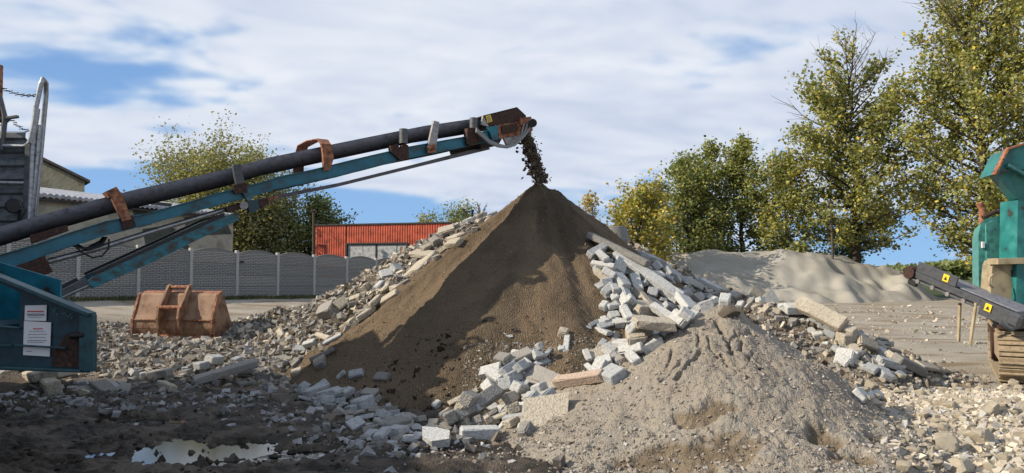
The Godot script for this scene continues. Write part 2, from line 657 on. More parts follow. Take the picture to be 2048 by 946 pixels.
func make_materials() -> void:
	var T := {}
	T.grain = ntex(11, 0.16, 4, [[0.0, grey(0.70)], [0.5, grey(0.92)], [1.0, grey(1.0)]])
	T.grit = ntex(12, 0.09, 3, [[0.0, grey(0.66)], [0.45, grey(0.9)], [0.75, grey(0.97)], [1.0, grey(1.0)]], FastNoiseLite.TYPE_CELLULAR)
	T.relief = ntex(13, 0.055, 5, [[0.0, grey(0.0)], [1.0, grey(1.0)]])
	T.sandy = ntex(24, 0.07, 5, [[0.0, grey(0.5)], [0.35, grey(0.78)], [0.6, grey(0.95)], [1.0, grey(1.0)]])
	T.pebbly = ntex(14, 0.06, 3, [[0.0, grey(1.0)], [1.0, grey(0.0)]], FastNoiseLite.TYPE_CELLULAR)
	T.conc = ntex(15, 0.03, 5, [[0.0, Color(0.76, 0.74, 0.70)], [0.35, Color(0.91, 0.905, 0.89)], [0.65, Color(0.97, 0.97, 0.965)], [1.0, grey(1.0)]])
	T.rust = ntex(16, 0.02, 5, [[0.0, Color(0.20, 0.12, 0.09)], [0.35, Color(0.44, 0.27, 0.19)], [0.55, Color(0.57, 0.37, 0.26)], [0.8, Color(0.63, 0.46, 0.34)], [1.0, Color(0.48, 0.41, 0.34)]])
	T.bucket = ntex(23, 0.009, 5, [[0.0, Color(0.30, 0.22, 0.17)], [0.25, Color(0.46, 0.345, 0.27)], [0.42, Color(0.54, 0.42, 0.335)], [0.65, Color(0.60, 0.50, 0.415)], [1.0, Color(0.55, 0.49, 0.42)]])
	T.darkrust = ntex(17, 0.025, 4, [[0.0, Color(0.10, 0.07, 0.06)], [0.5, Color(0.20, 0.12, 0.09)], [0.8, Color(0.32, 0.18, 0.11)], [1.0, Color(0.40, 0.25, 0.15)]])
	T.teal = ntex(18, 0.009, 5, [[0.0, Color(0.16, 0.10, 0.07)], [0.17, Color(0.17, 0.16, 0.14)], [0.24, Color(0.07, 0.31, 0.36)], [0.55, Color(0.06, 0.37, 0.45)], [0.85, Color(0.10, 0.42, 0.49)], [1.0, Color(0.30, 0.45, 0.47)]])
	T.tealworn = ntex(19, 0.014, 5, [[0.0, Color(0.2, 0.12, 0.08)], [0.36, Color(0.23, 0.19, 0.15)], [0.45, Color(0.10, 0.33, 0.37)], [0.65, Color(0.08, 0.42, 0.48)], [1.0, Color(0.28, 0.47, 0.48)]])
	T.dirty = ntex(20, 0.015, 5, [[0.0, grey(0.6)], [0.35, grey(0.86)], [0.65, grey(0.96)], [1.0, grey(1.0)]])
	T.plaster = ntex(21, 0.008, 5, [[0.0, Color(0.50, 0.50, 0.46)], [0.35, Color(0.66, 0.65, 0.60)], [0.55, Color(0.78, 0.76, 0.70)], [0.75, Color(0.70, 0.70, 0.66)], [1.0, Color(0.88, 0.86, 0.8)]])
	T.bark = ntex(22, 0.05, 4, [[0.0, grey(0.4)], [1.0, grey(1.0)]])
	M.T = T
	var gm := func(tex: Texture2D, sc: float, rel: Texture2D, depth: float, rough := 0.95) -> StandardMaterial3D:
		var m := mat(Color.WHITE, rough, tex, sc, rel, depth, true)
		m.vertex_color_use_as_albedo = true
		m.metallic_specular = 0.2
		return m
	M.ground = gm.call(T.grain, 0.9, T.relief, 3.0)
	M.ground.metallic_specular = 0.3
	M.mud = gm.call(T.grain, 1.4, T.relief, 1.6, 0.7)
	M.mud.metallic_specular = 0.35
	M.sand = gm.call(T.sandy, 1.5, T.relief, 4.0)
	M.heap = gm.call(T.grain, 1.3, T.pebbly, 4.0)
	M.grit = gm.call(T.grit, 1.8, T.pebbly, 1.5)
	M.bank = gm.call(T.grain, 0.5, T.relief, 5.0)
	M.water = mat(lin(0.012, 0.011, 0.009), 0.09)
	M.water.metallic_specular = 0.85
	M.block = mat(lin(0.475, 0.485, 0.485), 0.9, T.conc, 1.3, T.relief, 0.5)
	M.block_blue = mat(lin(0.36, 0.375, 0.39), 0.9, T.conc, 1.2, T.relief, 0.5)
	M.block_cream = mat(lin(0.42, 0.38, 0.315), 0.9, T.conc, 1.2, T.relief, 0.9)
	M.block_rough = mat(lin(0.35, 0.33, 0.30), 0.95, T.grit, 1.6, T.pebbly, 0.9)
	M.block_pink = mat(lin(0.40, 0.32, 0.265), 0.9, T.conc, 1.4, T.relief, 0.6)
	M.block_dark = mat(lin(0.23, 0.225, 0.215), 0.9, T.conc, 1.4, T.relief, 0.8)
	M.lime = mat(lin(0.66, 0.585, 0.46), 0.9, T.conc, 2.2, T.relief, 1.5)
	M.clod = mat(lin(0.33, 0.275, 0.21), 1.0, T.grit, 3.0, T.relief, 3.0)
	M.stone = mat(Color.WHITE, 0.95, T.grain, 4.0)
	M.stone.vertex_color_use_as_albedo = true
	M.stone.metallic_specular = 0.2
	M.conc_fence = mat(lin(0.24, 0.236, 0.226), 0.92, T.conc, 0.9, T.relief, 0.6)
	M.conc_brick = mat(lin(0.36, 0.355, 0.345), 0.92, T.conc, 0.9, T.relief, 0.6)
	M.conc_brick_b = mat(lin(0.31, 0.31, 0.305), 0.92, T.conc, 0.7, T.relief, 0.6)
	M.conc_brick_c = mat(lin(0.39, 0.38, 0.36), 0.92, T.conc, 1.1, T.relief, 0.6)
	M.conc_post = mat(lin(0.45, 0.445, 0.43), 0.92, T.conc, 0.9, T.relief, 0.4)
	M.red = mat(lin(0.60, 0.135, 0.075), 0.55, T.dirty, 0.22)
	M.roof_dark = mat(lin(0.055, 0.05, 0.05), 0.7, T.dirty, 0.5)
	M.door_grey = metal(lin(0.45, 0.46, 0.46), 0.5, T.dirty, 0.5, 0.1)
	M.plaster = mat(lin(0.72, 0.70, 0.64), 0.95, T.plaster, 0.16, T.relief, 1.0)
	M.plaster2 = mat(lin(0.40, 0.41, 0.38), 0.95, T.plaster, 0.13, T.relief, 1.0)
	M.patch = mat(lin(0.16, 0.19, 0.18), 0.95, T.plaster, 0.4)
	M.roof_white = metal(lin(0.40, 0.41, 0.44), 0.4, T.dirty, 0.4, 0.25)
	M.teal = metal(Color.WHITE, 0.42, T.teal, 0.75)
	M.tealworn = metal(Color.WHITE, 0.5, T.tealworn, 1.1)
	M.teal_clean = metal(lin(0.05, 0.225, 0.215), 0.4, T.dirty, 0.9)
	M.teal_pale = metal(lin(0.10, 0.36, 0.33), 0.45, T.dirty, 0.8)
	T.tealgreen = ntex(25, 0.008, 5, [[0.0, Color(0.22, 0.13, 0.09)], [0.15, Color(0.2, 0.2, 0.17)], [0.22, Color(0.10, 0.36, 0.36)], [0.55, Color(0.11, 0.43, 0.42)], [1.0, Color(0.22, 0.50, 0.48)]])
	M.teal_green = metal(Color.WHITE, 0.5, T.tealgreen, 0.7)
	M.teal_edge = metal(lin(0.015, 0.065, 0.08), 0.45, T.dirty, 1.2)
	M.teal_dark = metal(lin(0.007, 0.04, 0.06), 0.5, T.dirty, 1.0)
	M.rust = metal(Color.WHITE, 0.85, T.rust, 1.3, 0.0, T.relief, 0.4)
	M.bucket = metal(Color(0.93, 0.9, 0.86), 0.75, T.bucket, 0.6, 0.0, T.relief, 0.5)
	M.darkrust = metal(Color.WHITE, 0.8, T.darkrust, 1.6, 0.0, T.relief, 0.4)
	M.belt = mat(lin(0.20, 0.205, 0.24), 0.62, T.dirty, 1.6, T.relief, 0.15)
	M.return_belt = mat(lin(0.16, 0.16, 0.18), 0.45, T.dirty, 1.4)
	M.rubber = mat(lin(0.018, 0.018, 0.019), 0.5)
	M.black = metal(lin(0.012, 0.012, 0.013), 0.55, T.dirty, 1.5)
	M.hose_grey = metal(lin(0.20, 0.20, 0.20), 0.45)
	M.galv = metal(lin(0.40, 0.42, 0.44), 0.38, T.dirty, 2.0, 0.7)
	M.galv_dark = metal(lin(0.11, 0.115, 0.12), 0.55, T.dirty, 1.2, 0.3)
	M.sheet = metal(lin(0.20, 0.22, 0.235), 0.5, T.dirty, 1.1, 0.3)
	M.tan_paint = metal(lin(0.40, 0.325, 0.20), 0.6, T.dirty, 0.4)
	M.steel = metal(lin(0.33, 0.32, 0.31), 0.45, T.dirty, 1.8, 0.5)
	M.dark_steel = metal(lin(0.065, 0.07, 0.08), 0.5, T.dirty, 1.6)
	M.track = metal(lin(0.36, 0.28, 0.18), 0.8, T.dirty, 2.2, 0.0, T.relief, 0.6)
	M.yellow = mat(lin(0.72, 0.50, 0.03), 0.5)
	M.paper = mat(lin(0.62, 0.62, 0.63), 0.6)
	M.print_red = mat(lin(0.50, 0.06, 0.06), 0.7)
	M.print_grey = mat(lin(0.22, 0.23, 0.26), 0.7)
	M.wood = mat(lin(0.20, 0.16, 0.12), 0.9, T.bark, 0.6)
	M.bark = mat(lin(0.13, 0.105, 0.08), 0.95, T.bark, 1.2, T.relief, 2.0)
	M.twig = mat(lin(0.17, 0.145, 0.12), 0.95)
	M.leaf = mat(Color.WHITE, 0.5)
	M.leaf.vertex_color_use_as_albedo = true
	M.leaf.metallic_specular = 0.4
	M.leaf.backlight_enabled = true
	M.leaf.backlight = Color(0.8, 0.82, 0.5)
	M.grass = mat(Color.WHITE, 0.8)
	M.grass.vertex_color_use_as_albedo = true


# ------------------------------------------------------------------ sky
func sky_image() -> Image:
	var w := 2048
	var h := 1024
	var im := Image.create_empty(w, h, false, Image.FORMAT_RGB8)
	var a := noise(301, 0.9, 5)
	var b := noise(302, 0.55, 3)
	var e := noise(303, 2.4, 4)
	# gaps of open blue: pixel centre and half size in the photograph's scale, strength
	var gaps := [[110, 128, 170, 26, 0.62], [215, 150, 70, 18, 0.35], [395, 62, 70, 22, 0.45], [300, 205, 120, 20, 0.36], [335, 255, 60, 16, 0.5], [20, 262, 60, 20, 0.35], [540, 300, 40, 18, 0.5], [130, 205, 80, 12, 0.3],
		[230, 362, 260, 36, 1.25], [690, 420, 230, 34, 1.2], [620, 350, 60, 30, 0.35], [560, 440, 220, 44, 1.2], [1230, 420, 120, 40, 0.4], [1780, 490, 130, 50, 1.0], [900, 475, 300, 30, 0.5]]
	var fills := [[900, 150, 420, 150, 0.35], [560, 120, 160, 60, 0.25], [190, 290, 190, 38, 0.45], [870, 345, 170, 36, 0.42], [1500, 180, 420, 170, 0.2]]
	for j in h / 2:
		var el := (0.5 - (j + 0.5) / h) * PI
		var ce := cos(el)
		var se := sin(el)
		for i in w:
			var az := wrapf((i + 0.5) / w * TAU, -PI, PI)
			var dx := sin(az) * ce
			var dz := cos(az) * ce
			var k := 1.0 / (se + 0.13)
			var p := Vector2(dx * k, dz * k)
			# streaks run across and away
			var q := Vector2(p.x * 0.85 + p.y * 0.3, p.y * 0.95 - p.x * 0.25)
			var wx := b.get_noise_2d(q.x, q.y)
			var n := a.get_noise_2d(q.x * 1.15 + wx * 0.45, q.y * 1.5 + wx * 0.35)
			var fine := e.get_noise_2d(q.x * 1.6 + wx * 0.5, q.y * 2.4)
			var dens := 0.73 + n * 0.62 + fine * 0.34 + wx * 0.2
			dens -= 0.28 * clampf(1.0 - el / 0.16, 0.0, 1.0)
			if absf(az) < 0.75 and el < 0.5:
				var px := 1024.0 + F * tan(az)
				var py := HORIZON - F * tan(el) / cos(az)
				for g in gaps:
					var u: float = (px - g[0]) / g[2]
					var t: float = (py - g[1]) / g[3]
					var m := u * u + t * t
					if m < 6.0:
						dens -= 0.86 * g[4] * exp(-m)
				for g in fills:
					var u: float = (px - g[0]) / g[2]
					var t: float = (py - g[1]) / g[3]
					var m := u * u + t * t
					if m < 6.0:
						dens += g[4] * exp(-m)
			var cover := sst(0.1, 0.8, dens)
			var low := clampf(1.0 - el / 0.30, 0.0, 1.0)
			var blue := Color(0.48, 0.635, 0.845).lerp(Color(0.59, 0.76, 0.93), low)
			# thicker cloud is greyer underneath; thin edges are bright
			var grey_ := clampf(0.36 + n * 0.5 - fine * 0.35 + wx * 0.4 + 0.2 * sst(-0.2, 0.5, dx), 0.0, 1.0)
			var cloud := Color(0.915, 0.93, 0.96).lerp(Color(0.775, 0.815, 0.895), grey_)
			im.set_pixel(i, j, blue.lerp(cloud, cover * 0.96))
	im.fill_rect(Rect2i(0, h / 2, w, h / 2), Color(0.42, 0.41, 0.38))
	return im


# ------------------------------------------------------------------ stones and blocks
func rock(seed_: int, flat := 0.7, sub := 1) -> ArrayMesh:
	var rng := RandomNumberGenerator.new()
	rng.seed = seed_
	var planes := []
	for i in 9:
		var nv := Vector3(rng.randfn(), rng.randfn(), rng.randfn()).normalized()
		planes.append([nv, rng.randf_range(0.42, 0.85)])
	planes.append([Vector3.UP, flat])
	planes.append([Vector3.DOWN, flat])
	var t := (1.0 + sqrt(5.0)) / 2.0
	var p := [Vector3(-1, t, 0), Vector3(1, t, 0), Vector3(-1, -t, 0), Vector3(1, -t, 0), Vector3(0, -1, t), Vector3(0, 1, t), Vector3(0, -1, -t), Vector3(0, 1, -t), Vector3(t, 0, -1), Vector3(t, 0, 1), Vector3(-t, 0, -1), Vector3(-t, 0, 1)]
	var f := [0, 11, 5, 0, 5, 1, 0, 1, 7, 0, 7, 10, 0, 10, 11, 1, 5, 9, 5, 11, 4, 11, 10, 2, 10, 7, 6, 7, 1, 8, 3, 9, 4, 3, 4, 2, 3, 2, 6, 3, 6, 8, 3, 8, 9, 4, 9, 5, 2, 4, 11, 6, 2, 10, 8, 6, 7, 9, 8, 1]
	var tris := []
	for i in range(0, f.size(), 3):
		tris.append([p[f[i]].normalized(), p[f[i + 1]].normalized(), p[f[i + 2]].normalized()])
	for s in sub:
		var more := []
		for q in tris:
			var a: Vector3 = (q[0] + q[1]).normalized()
			var b: Vector3 = (q[1] + q[2]).normalized()
			var c: Vector3 = (q[2] + q[0]).normalized()
			more.append([q[0], a, c]); more.append([a, q[1], b]); more.append([c, b, q[2]]); more.append([a, b, c])
		tris = more
	var mb := MB.new()
	var sh := func(v: Vector3) -> Vector3:
		var r := 1.0
		for q in planes:
			var k: float = v.dot(q[0])
			if k > 0.05:
				r = minf(r, q[1] / k)
		return v * r * 0.5
	for q in tris:
		mb.tri(sh.call(q[0]), sh.call(q[1]), sh.call(q[2]), Vector3.ZERO)
	return mb.mesh()


# a small broken piece: an uneven six-sided chunk
func chunk(seed_: int, flat := 0.7) -> ArrayMesh:
	var rng := RandomNumberGenerator.new()
	rng.seed = seed_
	var c := []
	for i in 8:
		var s := Vector3(-1.0 if i & 1 else 1.0, -1.0 if i & 2 else 1.0, -1.0 if i & 4 else 1.0) * 0.5
		s *= rng.randf_range(0.62, 1.08)
		s += Vector3(rng.randf_range(-0.17, 0.17), rng.randf_range(-0.12, 0.12), rng.randf_range(-0.17, 0.17))
		s.y *= flat
		c.append(s)
	var mb := MB.new()
	for f in [[0, 1, 3, 2], [4, 5, 7, 6], [0, 1, 5, 4], [2, 3, 7, 6], [0, 2, 6, 4], [1, 3, 7, 5]]:
		mb.quad(c[f[0]], c[f[1]], c[f[2]], c[f[3]], Vector3.ZERO)
	return mb.mesh()


func axis_cuts(h: float, r: float, n: int) -> PackedFloat32Array:
	var o := PackedFloat32Array([-h, -h + r])
	for i in range(1, n):
		o.append(lerpf(-h + r, h - r, float(i) / n))
	o.append(h - r)
	o.append(h)
	return o


# a worn, chipped box
func worn_box(size: Vector3, seed_: int, amp := 0.006, r := 0.012, taper := 0.0) -> ArrayMesh:
	var f := noise(seed_, 9.0, 2)
	var g := noise(seed_ + 77, 4.5, 1)
	var rng := RandomNumberGenerator.new()
	rng.seed = seed_
	var h := size * 0.5
	r = minf(r, minf(h.x, minf(h.y, h.z)) * 0.4)
	var skew := Vector3(rng.randf_range(-1, 1), rng.randf_range(-1, 1), rng.randf_range(-1, 1)) * taper
	var cut := Vector3(rng.randf_range(-1, 1), rng.randf_range(0.2, 1), rng.randf_range(-1, 1)).normalized()
	var cut_at: float = (absf(cut.x) * h.x + absf(cut.y) * h.y + absf(cut.z) * h.z) * rng.randf_range(0.72, 1.05)
	var cuts := [axis_cuts(h.x, r, clampi(int(size.x / 0.12), 1, 7)), axis_cuts(h.y, r, clampi(int(size.y / 0.12), 1, 3)), axis_cuts(h.z, r, clampi(int(size.z / 0.12), 1, 5))]
	var shape := func(p: Vector3) -> Vector3:
		var q := Vector3(clampf(p.x, -h.x + r, h.x - r), clampf(p.y, -h.y + r, h.y - r), clampf(p.z, -h.z + r, h.z - r))
		var away := p - q
		var o := p
		if away.length() > r * 1.01:
			o = q + away.normalized() * r
			o -= away.normalized() * r * maxf(0.0, g.get_noise_3dv(p) + 0.1) * 1.6
		o += Vector3(f.get_noise_3dv(p), f.get_noise_3dv(p + Vector3(5, 0, 0)), f.get_noise_3dv(p + Vector3(0, 5, 0))) * amp
		var over := o.dot(cut) - cut_at
		if over > 0.0:
			o -= cut * over * 0.92
		o.y *= 1.0 + skew.x * o.x / h.x
		o.z *= 1.0 + skew.y * o.x / h.x
		o.x += skew.z * o.z * 0.6
		return o
	var mb := MB.new()
	for k in 3:
		var l := (k + 1) % 3
		var m := (k + 2) % 3
		for s in [-1.0, 1.0]:
			for i in cuts[l].size() - 1:
				for j in cuts[m].size() - 1:
					var q := []
					for w in [[0, 0], [1, 0], [1, 1], [0, 1]]:
						var p := Vector3.ZERO
						p[k] = h[k] * s
						p[l] = cuts[l][i + w[0]]
						p[m] = cuts[m][j + w[1]]
						q.append(shape.call(p))
					mb.quad(q[0], q[1], q[2], q[3], Vector3.ZERO)
	return mb.mesh()


# a broken slab: uneven outline, flat faces
func shard(rx: float, rz: float, thick: float, seed_: int) -> ArrayMesh:
	var rng := RandomNumberGenerator.new()
	rng.seed = seed_
	var n := rng.randi_range(4, 6)
	var a0 := rng.randf() * TAU
	var up := PackedVector3Array()
	var dn := PackedVector3Array()
	for i in n:
		var a := a0 + TAU * (i + rng.randf_range(-0.28, 0.28)) / n
		var k := rng.randf_range(0.75, 1.15)
		var p := Vector3(cos(a) * rx * k, thick * 0.5, sin(a) * rz * k)
		up.append(p + Vector3(0, rng.randf_range(-0.1, 0.1) * thick, 0))
		dn.append(Vector3(p.x * rng.randf_range(0.9, 1.08), -thick * 0.5, p.z * rng.randf_range(0.9, 1.08)))
	var mb := MB.new()
	var o := Vector3.ZERO
	var c1 := Vector3(0, thick * 0.5, 0)
	for i in n:
		var j := (i + 1) % n
		mb.tri(c1, up[i], up[j], o)
		mb.tri(-c1, dn[i], dn[j], o)
		var ui := up[i] * 0.96 + Vector3(0, thick * 0.02, 0)
		mb.quad(up[i], up[j], dn[j], dn[i], o)
	return mb.mesh()


# raise the height grid under a laid box
func paint(xf: Transform3D, half: Vector3) -> void:
	var bs := xf.basis
	var ext := Vector3.ZERO
	for k in 3:
		ext += bs[k].abs() * half[k]
	var i0 := maxi(0, int((xf.origin.x - ext.x - GX0) / GC))
	var i1 := mini(GW - 1, int((xf.origin.x + ext.x - GX0) / GC) + 1)
	var j0 := maxi(0, int((-xf.origin.z - ext.z - GD0) / GC))
	var j1 := mini(GH - 1, int((-xf.origin.z + ext.z - GD0) / GC) + 1)
	var inv := xf.affine_inverse()
	for j in range(j0, j1 + 1):
		for i in range(i0, i1 + 1):
			var x := GX0 + i * GC
			var z := -(GD0 + j * GC)
			# highest point of the box above (x, z): clip the vertical line to its slabs
			var o := inv * Vector3(x, 0, z)
			var dv := inv.basis * Vector3.UP
			var lo := -1e9
			var hi := 1e9
			for k in 3:
				if absf(dv[k]) < 1e-6:
					if absf(o[k]) > half[k]:
						hi = -1e9
					continue
				var a := (-half[k] - o[k]) / dv[k]
				var b := (half[k] - o[k]) / dv[k]
				lo = maxf(lo, minf(a, b))
				hi = minf(hi, maxf(a, b))
			if hi > lo and hi > grid[j * GW + i] and hi < 6.0:
				grid[j * GW + i] = hi


func normal_at(x: float, d: float, e := 0.12) -> Vector3:
	return Vector3(top(x - e, d) - top(x + e, d), 2.0 * e, -(top(x, d - e) - top(x, d + e))).normalized()


var block_no := 0


# a block whose middle line runs between two pixels, lying on what is below
func bar(p: Array, w: float, h: float, m: Material, called: String, label: String, cat: String, group: String, rough := 0.006, roll := 0.0, taper := 0.05) -> MeshInstance3D:
	block_no += 1
	var a := hit(p[0], p[1], h * 0.45)
	var b := hit(p[2], p[3], h * 0.45)
	# ends of one block lie about as far away as each other
	var far := a.distance_to(b)
	if absf(a.z - b.z) > 0.9 * Vector2(a.x - b.x, a.y - b.y).length() + 0.15:
		var r := ray(p[2], p[3])
		var zt := a.z + signf(b.z - a.z) * (0.9 * Vector2(a.x - b.x, a.y - b.y).length() + 0.15)
		b = EYE + r * ((zt - EYE.z) / r.z)
		far = a.distance_to(b)
	var mid := (a + b) * 0.5
	# do not bury the middle, do not leave it hanging
	var most := -1e9
	for t in [0.1, 0.3, 0.5, 0.7, 0.9]:
		var q := a.lerp(b, t)
		most = maxf(most, top(q.x, -q.z) + h * 0.3 - q.y)
	mid.y += clampf(most, -0.08, 0.06)
	var x := (b - a).normalized()
	var up := normal_at(mid.x, -mid.z)
	var z := x.cross(up).normalized()
	var bs := Basis(x, z.cross(x).normalized(), z).rotated(x, roll)
	var o := put(worn_box(Vector3(far, h, w), 5000 + block_no * 3, rough, 0.008 + rough * 1.2, taper), called, m)
	o.transform = Transform3D(bs, mid)
	paint(o.transform, Vector3(far, h, w) * 0.47)
	tag(o, label, cat, group)
	return o


# a slab or stone round a pixel
func lump(px: float, py: float, mesh: Mesh, size: Vector3, m: Material, called: String, label: String, cat: String, group: String, turn := 0.0, tilt := 0.0, sink := 0.15) -> MeshInstance3D:
	var p := hit(px, py, size.y * (0.5 - sink))
	var up := normal_at(p.x, -p.z)
	var x := Vector3(cos(turn), 0, sin(turn))
	x = (x - up * x.dot(up)).normalized()
	var bs := Basis(x, up, x.cross(up).normalized())
	bs = bs.rotated(bs.x, tilt)
	var o := put(mesh, called, m)
	o.transform = Transform3D(bs.scaled_local(Vector3.ONE), p)
	paint(o.transform, size * 0.4)
	tag(o, label, cat, group)
	return o


func scatter(called: String, label: String, cat: String, seed_: int, count: int, box: Rect2, smin: float, smax: float, pw: float, cols: Array, keep: Callable, flat := 0.7, sink := 0.25, sub := 1) -> void:
	var rng := RandomNumberGenerator.new()
	rng.seed = seed_
	var sets := [[], [], [], [], []]
	var tints := [[], [], [], [], []]
	var got := 0
	for i in count * 3:
		var x := rng.randf_range(box.position.x, box.end.x)
		var d := rng.randf_range(box.position.y, box.end.y)
		var u := rng.randf()
		var turn := Vector3(rng.randfn(), rng.randfn(), rng.randfn()).normalized()
		var ang := rng.randf() * TAU
		var sc := Vector3(rng.randf_range(0.75, 1.35), rng.randf_range(0.6, 1.0), rng.randf_range(0.75, 1.2))
		var pick := rng.randi() % 5
		var ci := rng.randi() % cols.size()
		var br := rng.randf_range(0.75, 1.2)
		if rng.randf() > keep.call(x, d):
			continue
		var s := smin * pow(smax / smin, pow(u, pw))
		var y := (gsample(base_grid, x, d) if in_grid(x, d) else ground_h(x, d)) + s * (0.5 - sink) * 0.6
		var bs := Basis(turn, ang).scaled_local(sc * s)
		sets[pick].append(Transform3D(bs, Vector3(x, y, -d)))
		var c: Color = cols[ci]
		tints[pick].append(Color(c.r * br, c.g * br, c.b * br))
		got += 1
		if got >= count:
			break
	var root := Node3D.new()
	root.name = numbered(called)
	add_child(root)
	tag(root, label, cat, "", "stuff")
	for k in 5:
		if sets[k].is_empty():
			continue
		var mm := MultiMesh.new()
		mm.transform_format = MultiMesh.TRANSFORM_3D
		mm.use_colors = true
		mm.mesh = chunk(seed_ * 10 + k, flat)
		mm.instance_count = sets[k].size()
		for i in sets[k].size():
			mm.set_instance_transform(i, sets[k][i])
			mm.set_instance_color(i, tints[k][i])
		var o := MultiMeshInstance3D.new()
		o.name = "stones"
		o.multimesh = mm
		o.material_override = M.stone
		o.set_meta("kind", "stuff")
		root.add_child(o, true)


# ------------------------------------------------------------------ trees
func leaf_mesh() -> ArrayMesh:
	var mb := MB.new()
	var b := Vector3.ZERO
	var t := Vector3(0, -0.08, 1)
	var l := Vector3(-0.42, 0.1, 0.45)
	var r := Vector3(0.42, 0.1, 0.45)
	mb.tri(b, l, t, Vector3(0, -5, 0))
	mb.tri(b, t, r, Vector3(0, -5, 0))
	return mb.mesh()


var leaf: ArrayMesh


func radius_at(prof: Array, t: float) -> float:
	for i in prof.size() - 1:
		if t <= prof[i + 1][0]:
			return lerpf(prof[i][1], prof[i + 1][1], inverse_lerp(prof[i][0], prof[i + 1][0], t))
	return prof[-1][1]


# prof: [height share, crown radius]; cols: leaf colours; bare: share of limbs without leaves near the top
func tree(called: String, label: String, base: Vector3, height: float, trunk_r: float, prof: Array, seed_: int, limbs: int, per: int, size: float, cols: Array, group := "", bare := 0.0, rise := 1.0, spread := 0.3) -> void:
	var rng := RandomNumberGenerator.new()
	rng.seed = seed_
	height *= 0.86
	var root := thing(called, label, "tree", base, group)
	var wood := MB.new()
	var twigs := MB.new()
	var trunk := PackedVector3Array()
	var wob := noise(seed_, 0.35, 2)
	for i in 13:
		var t := i / 12.0
		trunk.append(Vector3(wob.get_noise_2d(t * height, 3.0) * 0.9 * t, t * height * 0.97, wob.get_noise_2d(t * height, 30.0) * 0.9 * t))
	wood.tube(trunk, trunk_r, 0.02, 8, false)
	var lo: float = prof[0][0]
	var spots := []
	var tints := []
	for i in limbs:
		var t := lerpf(lo, 0.985, pow((i + rng.randf()) / limbs, 0.9))
		var k := t * 12.0
		var k0 := mini(int(k), 11)
		var start := trunk[k0].lerp(trunk[k0 + 1], k - k0)
		var az := i * 2.39996 + rng.randf_range(-0.5, 0.5)
		var e := lerpf(0.15, 1.15, pow((t - lo) / (1.0 - lo), 1.1)) * rise + rng.randf_range(-0.15, 0.2)
		var length: float = radius_at(prof, t) * rng.randf_range(0.72, 1.12) / maxf(0.55, cos(minf(e, 1.0)))
		var dirv := Vector3(cos(az) * cos(e), sin(e), sin(az) * cos(e))
		var path := PackedVector3Array([start])
		for s in 5:
			dirv = (dirv + Vector3(rng.randfn() * 0.13, 0.05 + rng.randfn() * 0.1, rng.randfn() * 0.13)).normalized()
			path.append(path[-1] + dirv * length / 5.0)
		var r := maxf(0.018, trunk_r * 0.36 * (1.0 - t * 0.75) * clampf(length / 3.0, 0.3, 1.0))
		wood.tube(path, r, 0.008, 5, false)
		var leafless := rng.randf() < bare * sst(0.55, 0.9, t)
		var subs := clampi(int(length * 3.2), 3, 12)
		for s in subs:
			var f := lerpf(0.22, 1.0, (s + rng.randf()) / subs) * 4.999
			var f0 := int(f)
			var q := path[f0].lerp(path[f0 + 1], f - f0)
			var side := (dirv + Vector3(rng.randfn(), rng.randfn() * 0.7 + 0.15, rng.randfn()) * 0.85).normalized()
			var ln := length * rng.randf_range(0.16, 0.34) + 0.25
			var tip := q + side * ln + Vector3(0, rng.randf_range(-0.1, 0.15), 0) * ln
			twigs.tube(PackedVector3Array([q, q.lerp(tip, 0.5) + Vector3(rng.randfn(), rng.randfn(), rng.randfn()) * 0.05, tip]), maxf(0.011, r * 0.35), 0.006, 4, false)
			if leafless:
				continue
			var warm := rng.randf()
			for c in per:
				var w := pow(rng.randf(), 0.6)
				var at := q.lerp(tip, w) + Vector3(rng.randfn(), rng.randfn(), rng.randfn()) * spread * (0.5 + 0.5 * w)
				var face := Vector3(rng.randfn(), rng.randfn() * 0.6 - 0.35, rng.randfn()).normalized()
				var bs := Basis.looking_at(face, Vector3(rng.randfn() * 0.7, 1, rng.randfn() * 0.7)) * Basis(Vector3.FORWARD, rng.randf_range(-0.9, 0.9))
				spots.append(Transform3D(bs.scaled_local(Vector3.ONE * size * rng.randf_range(0.65, 1.25)), at))
				var ci := mini(int(pow(rng.randf(), 0.6 + warm * 1.6) * cols.size()), cols.size() - 1)
				var col: Color = cols[ci]
				var b := rng.randf_range(0.75, 1.25)
				tints.append(Color(col.r * b, col.g * b, col.b * b))
	put(wood.mesh(), "trunk", M.bark, root)
	put(twigs.mesh(), "twigs", M.twig, root)
	var mm := MultiMesh.new()
	mm.transform_format = MultiMesh.TRANSFORM_3D
	mm.use_colors = true
	mm.mesh = leaf
	mm.instance_count = spots.size()
	for i in spots.size():
		mm.set_instance_transform(i, spots[i])
		mm.set_instance_color(i, tints[i])
	var o := MultiMeshInstance3D.new()
	o.name = "crown"
	o.set_meta("kind", "stuff")
	o.multimesh = mm
	o.material_override = M.leaf
	root.add_child(o)


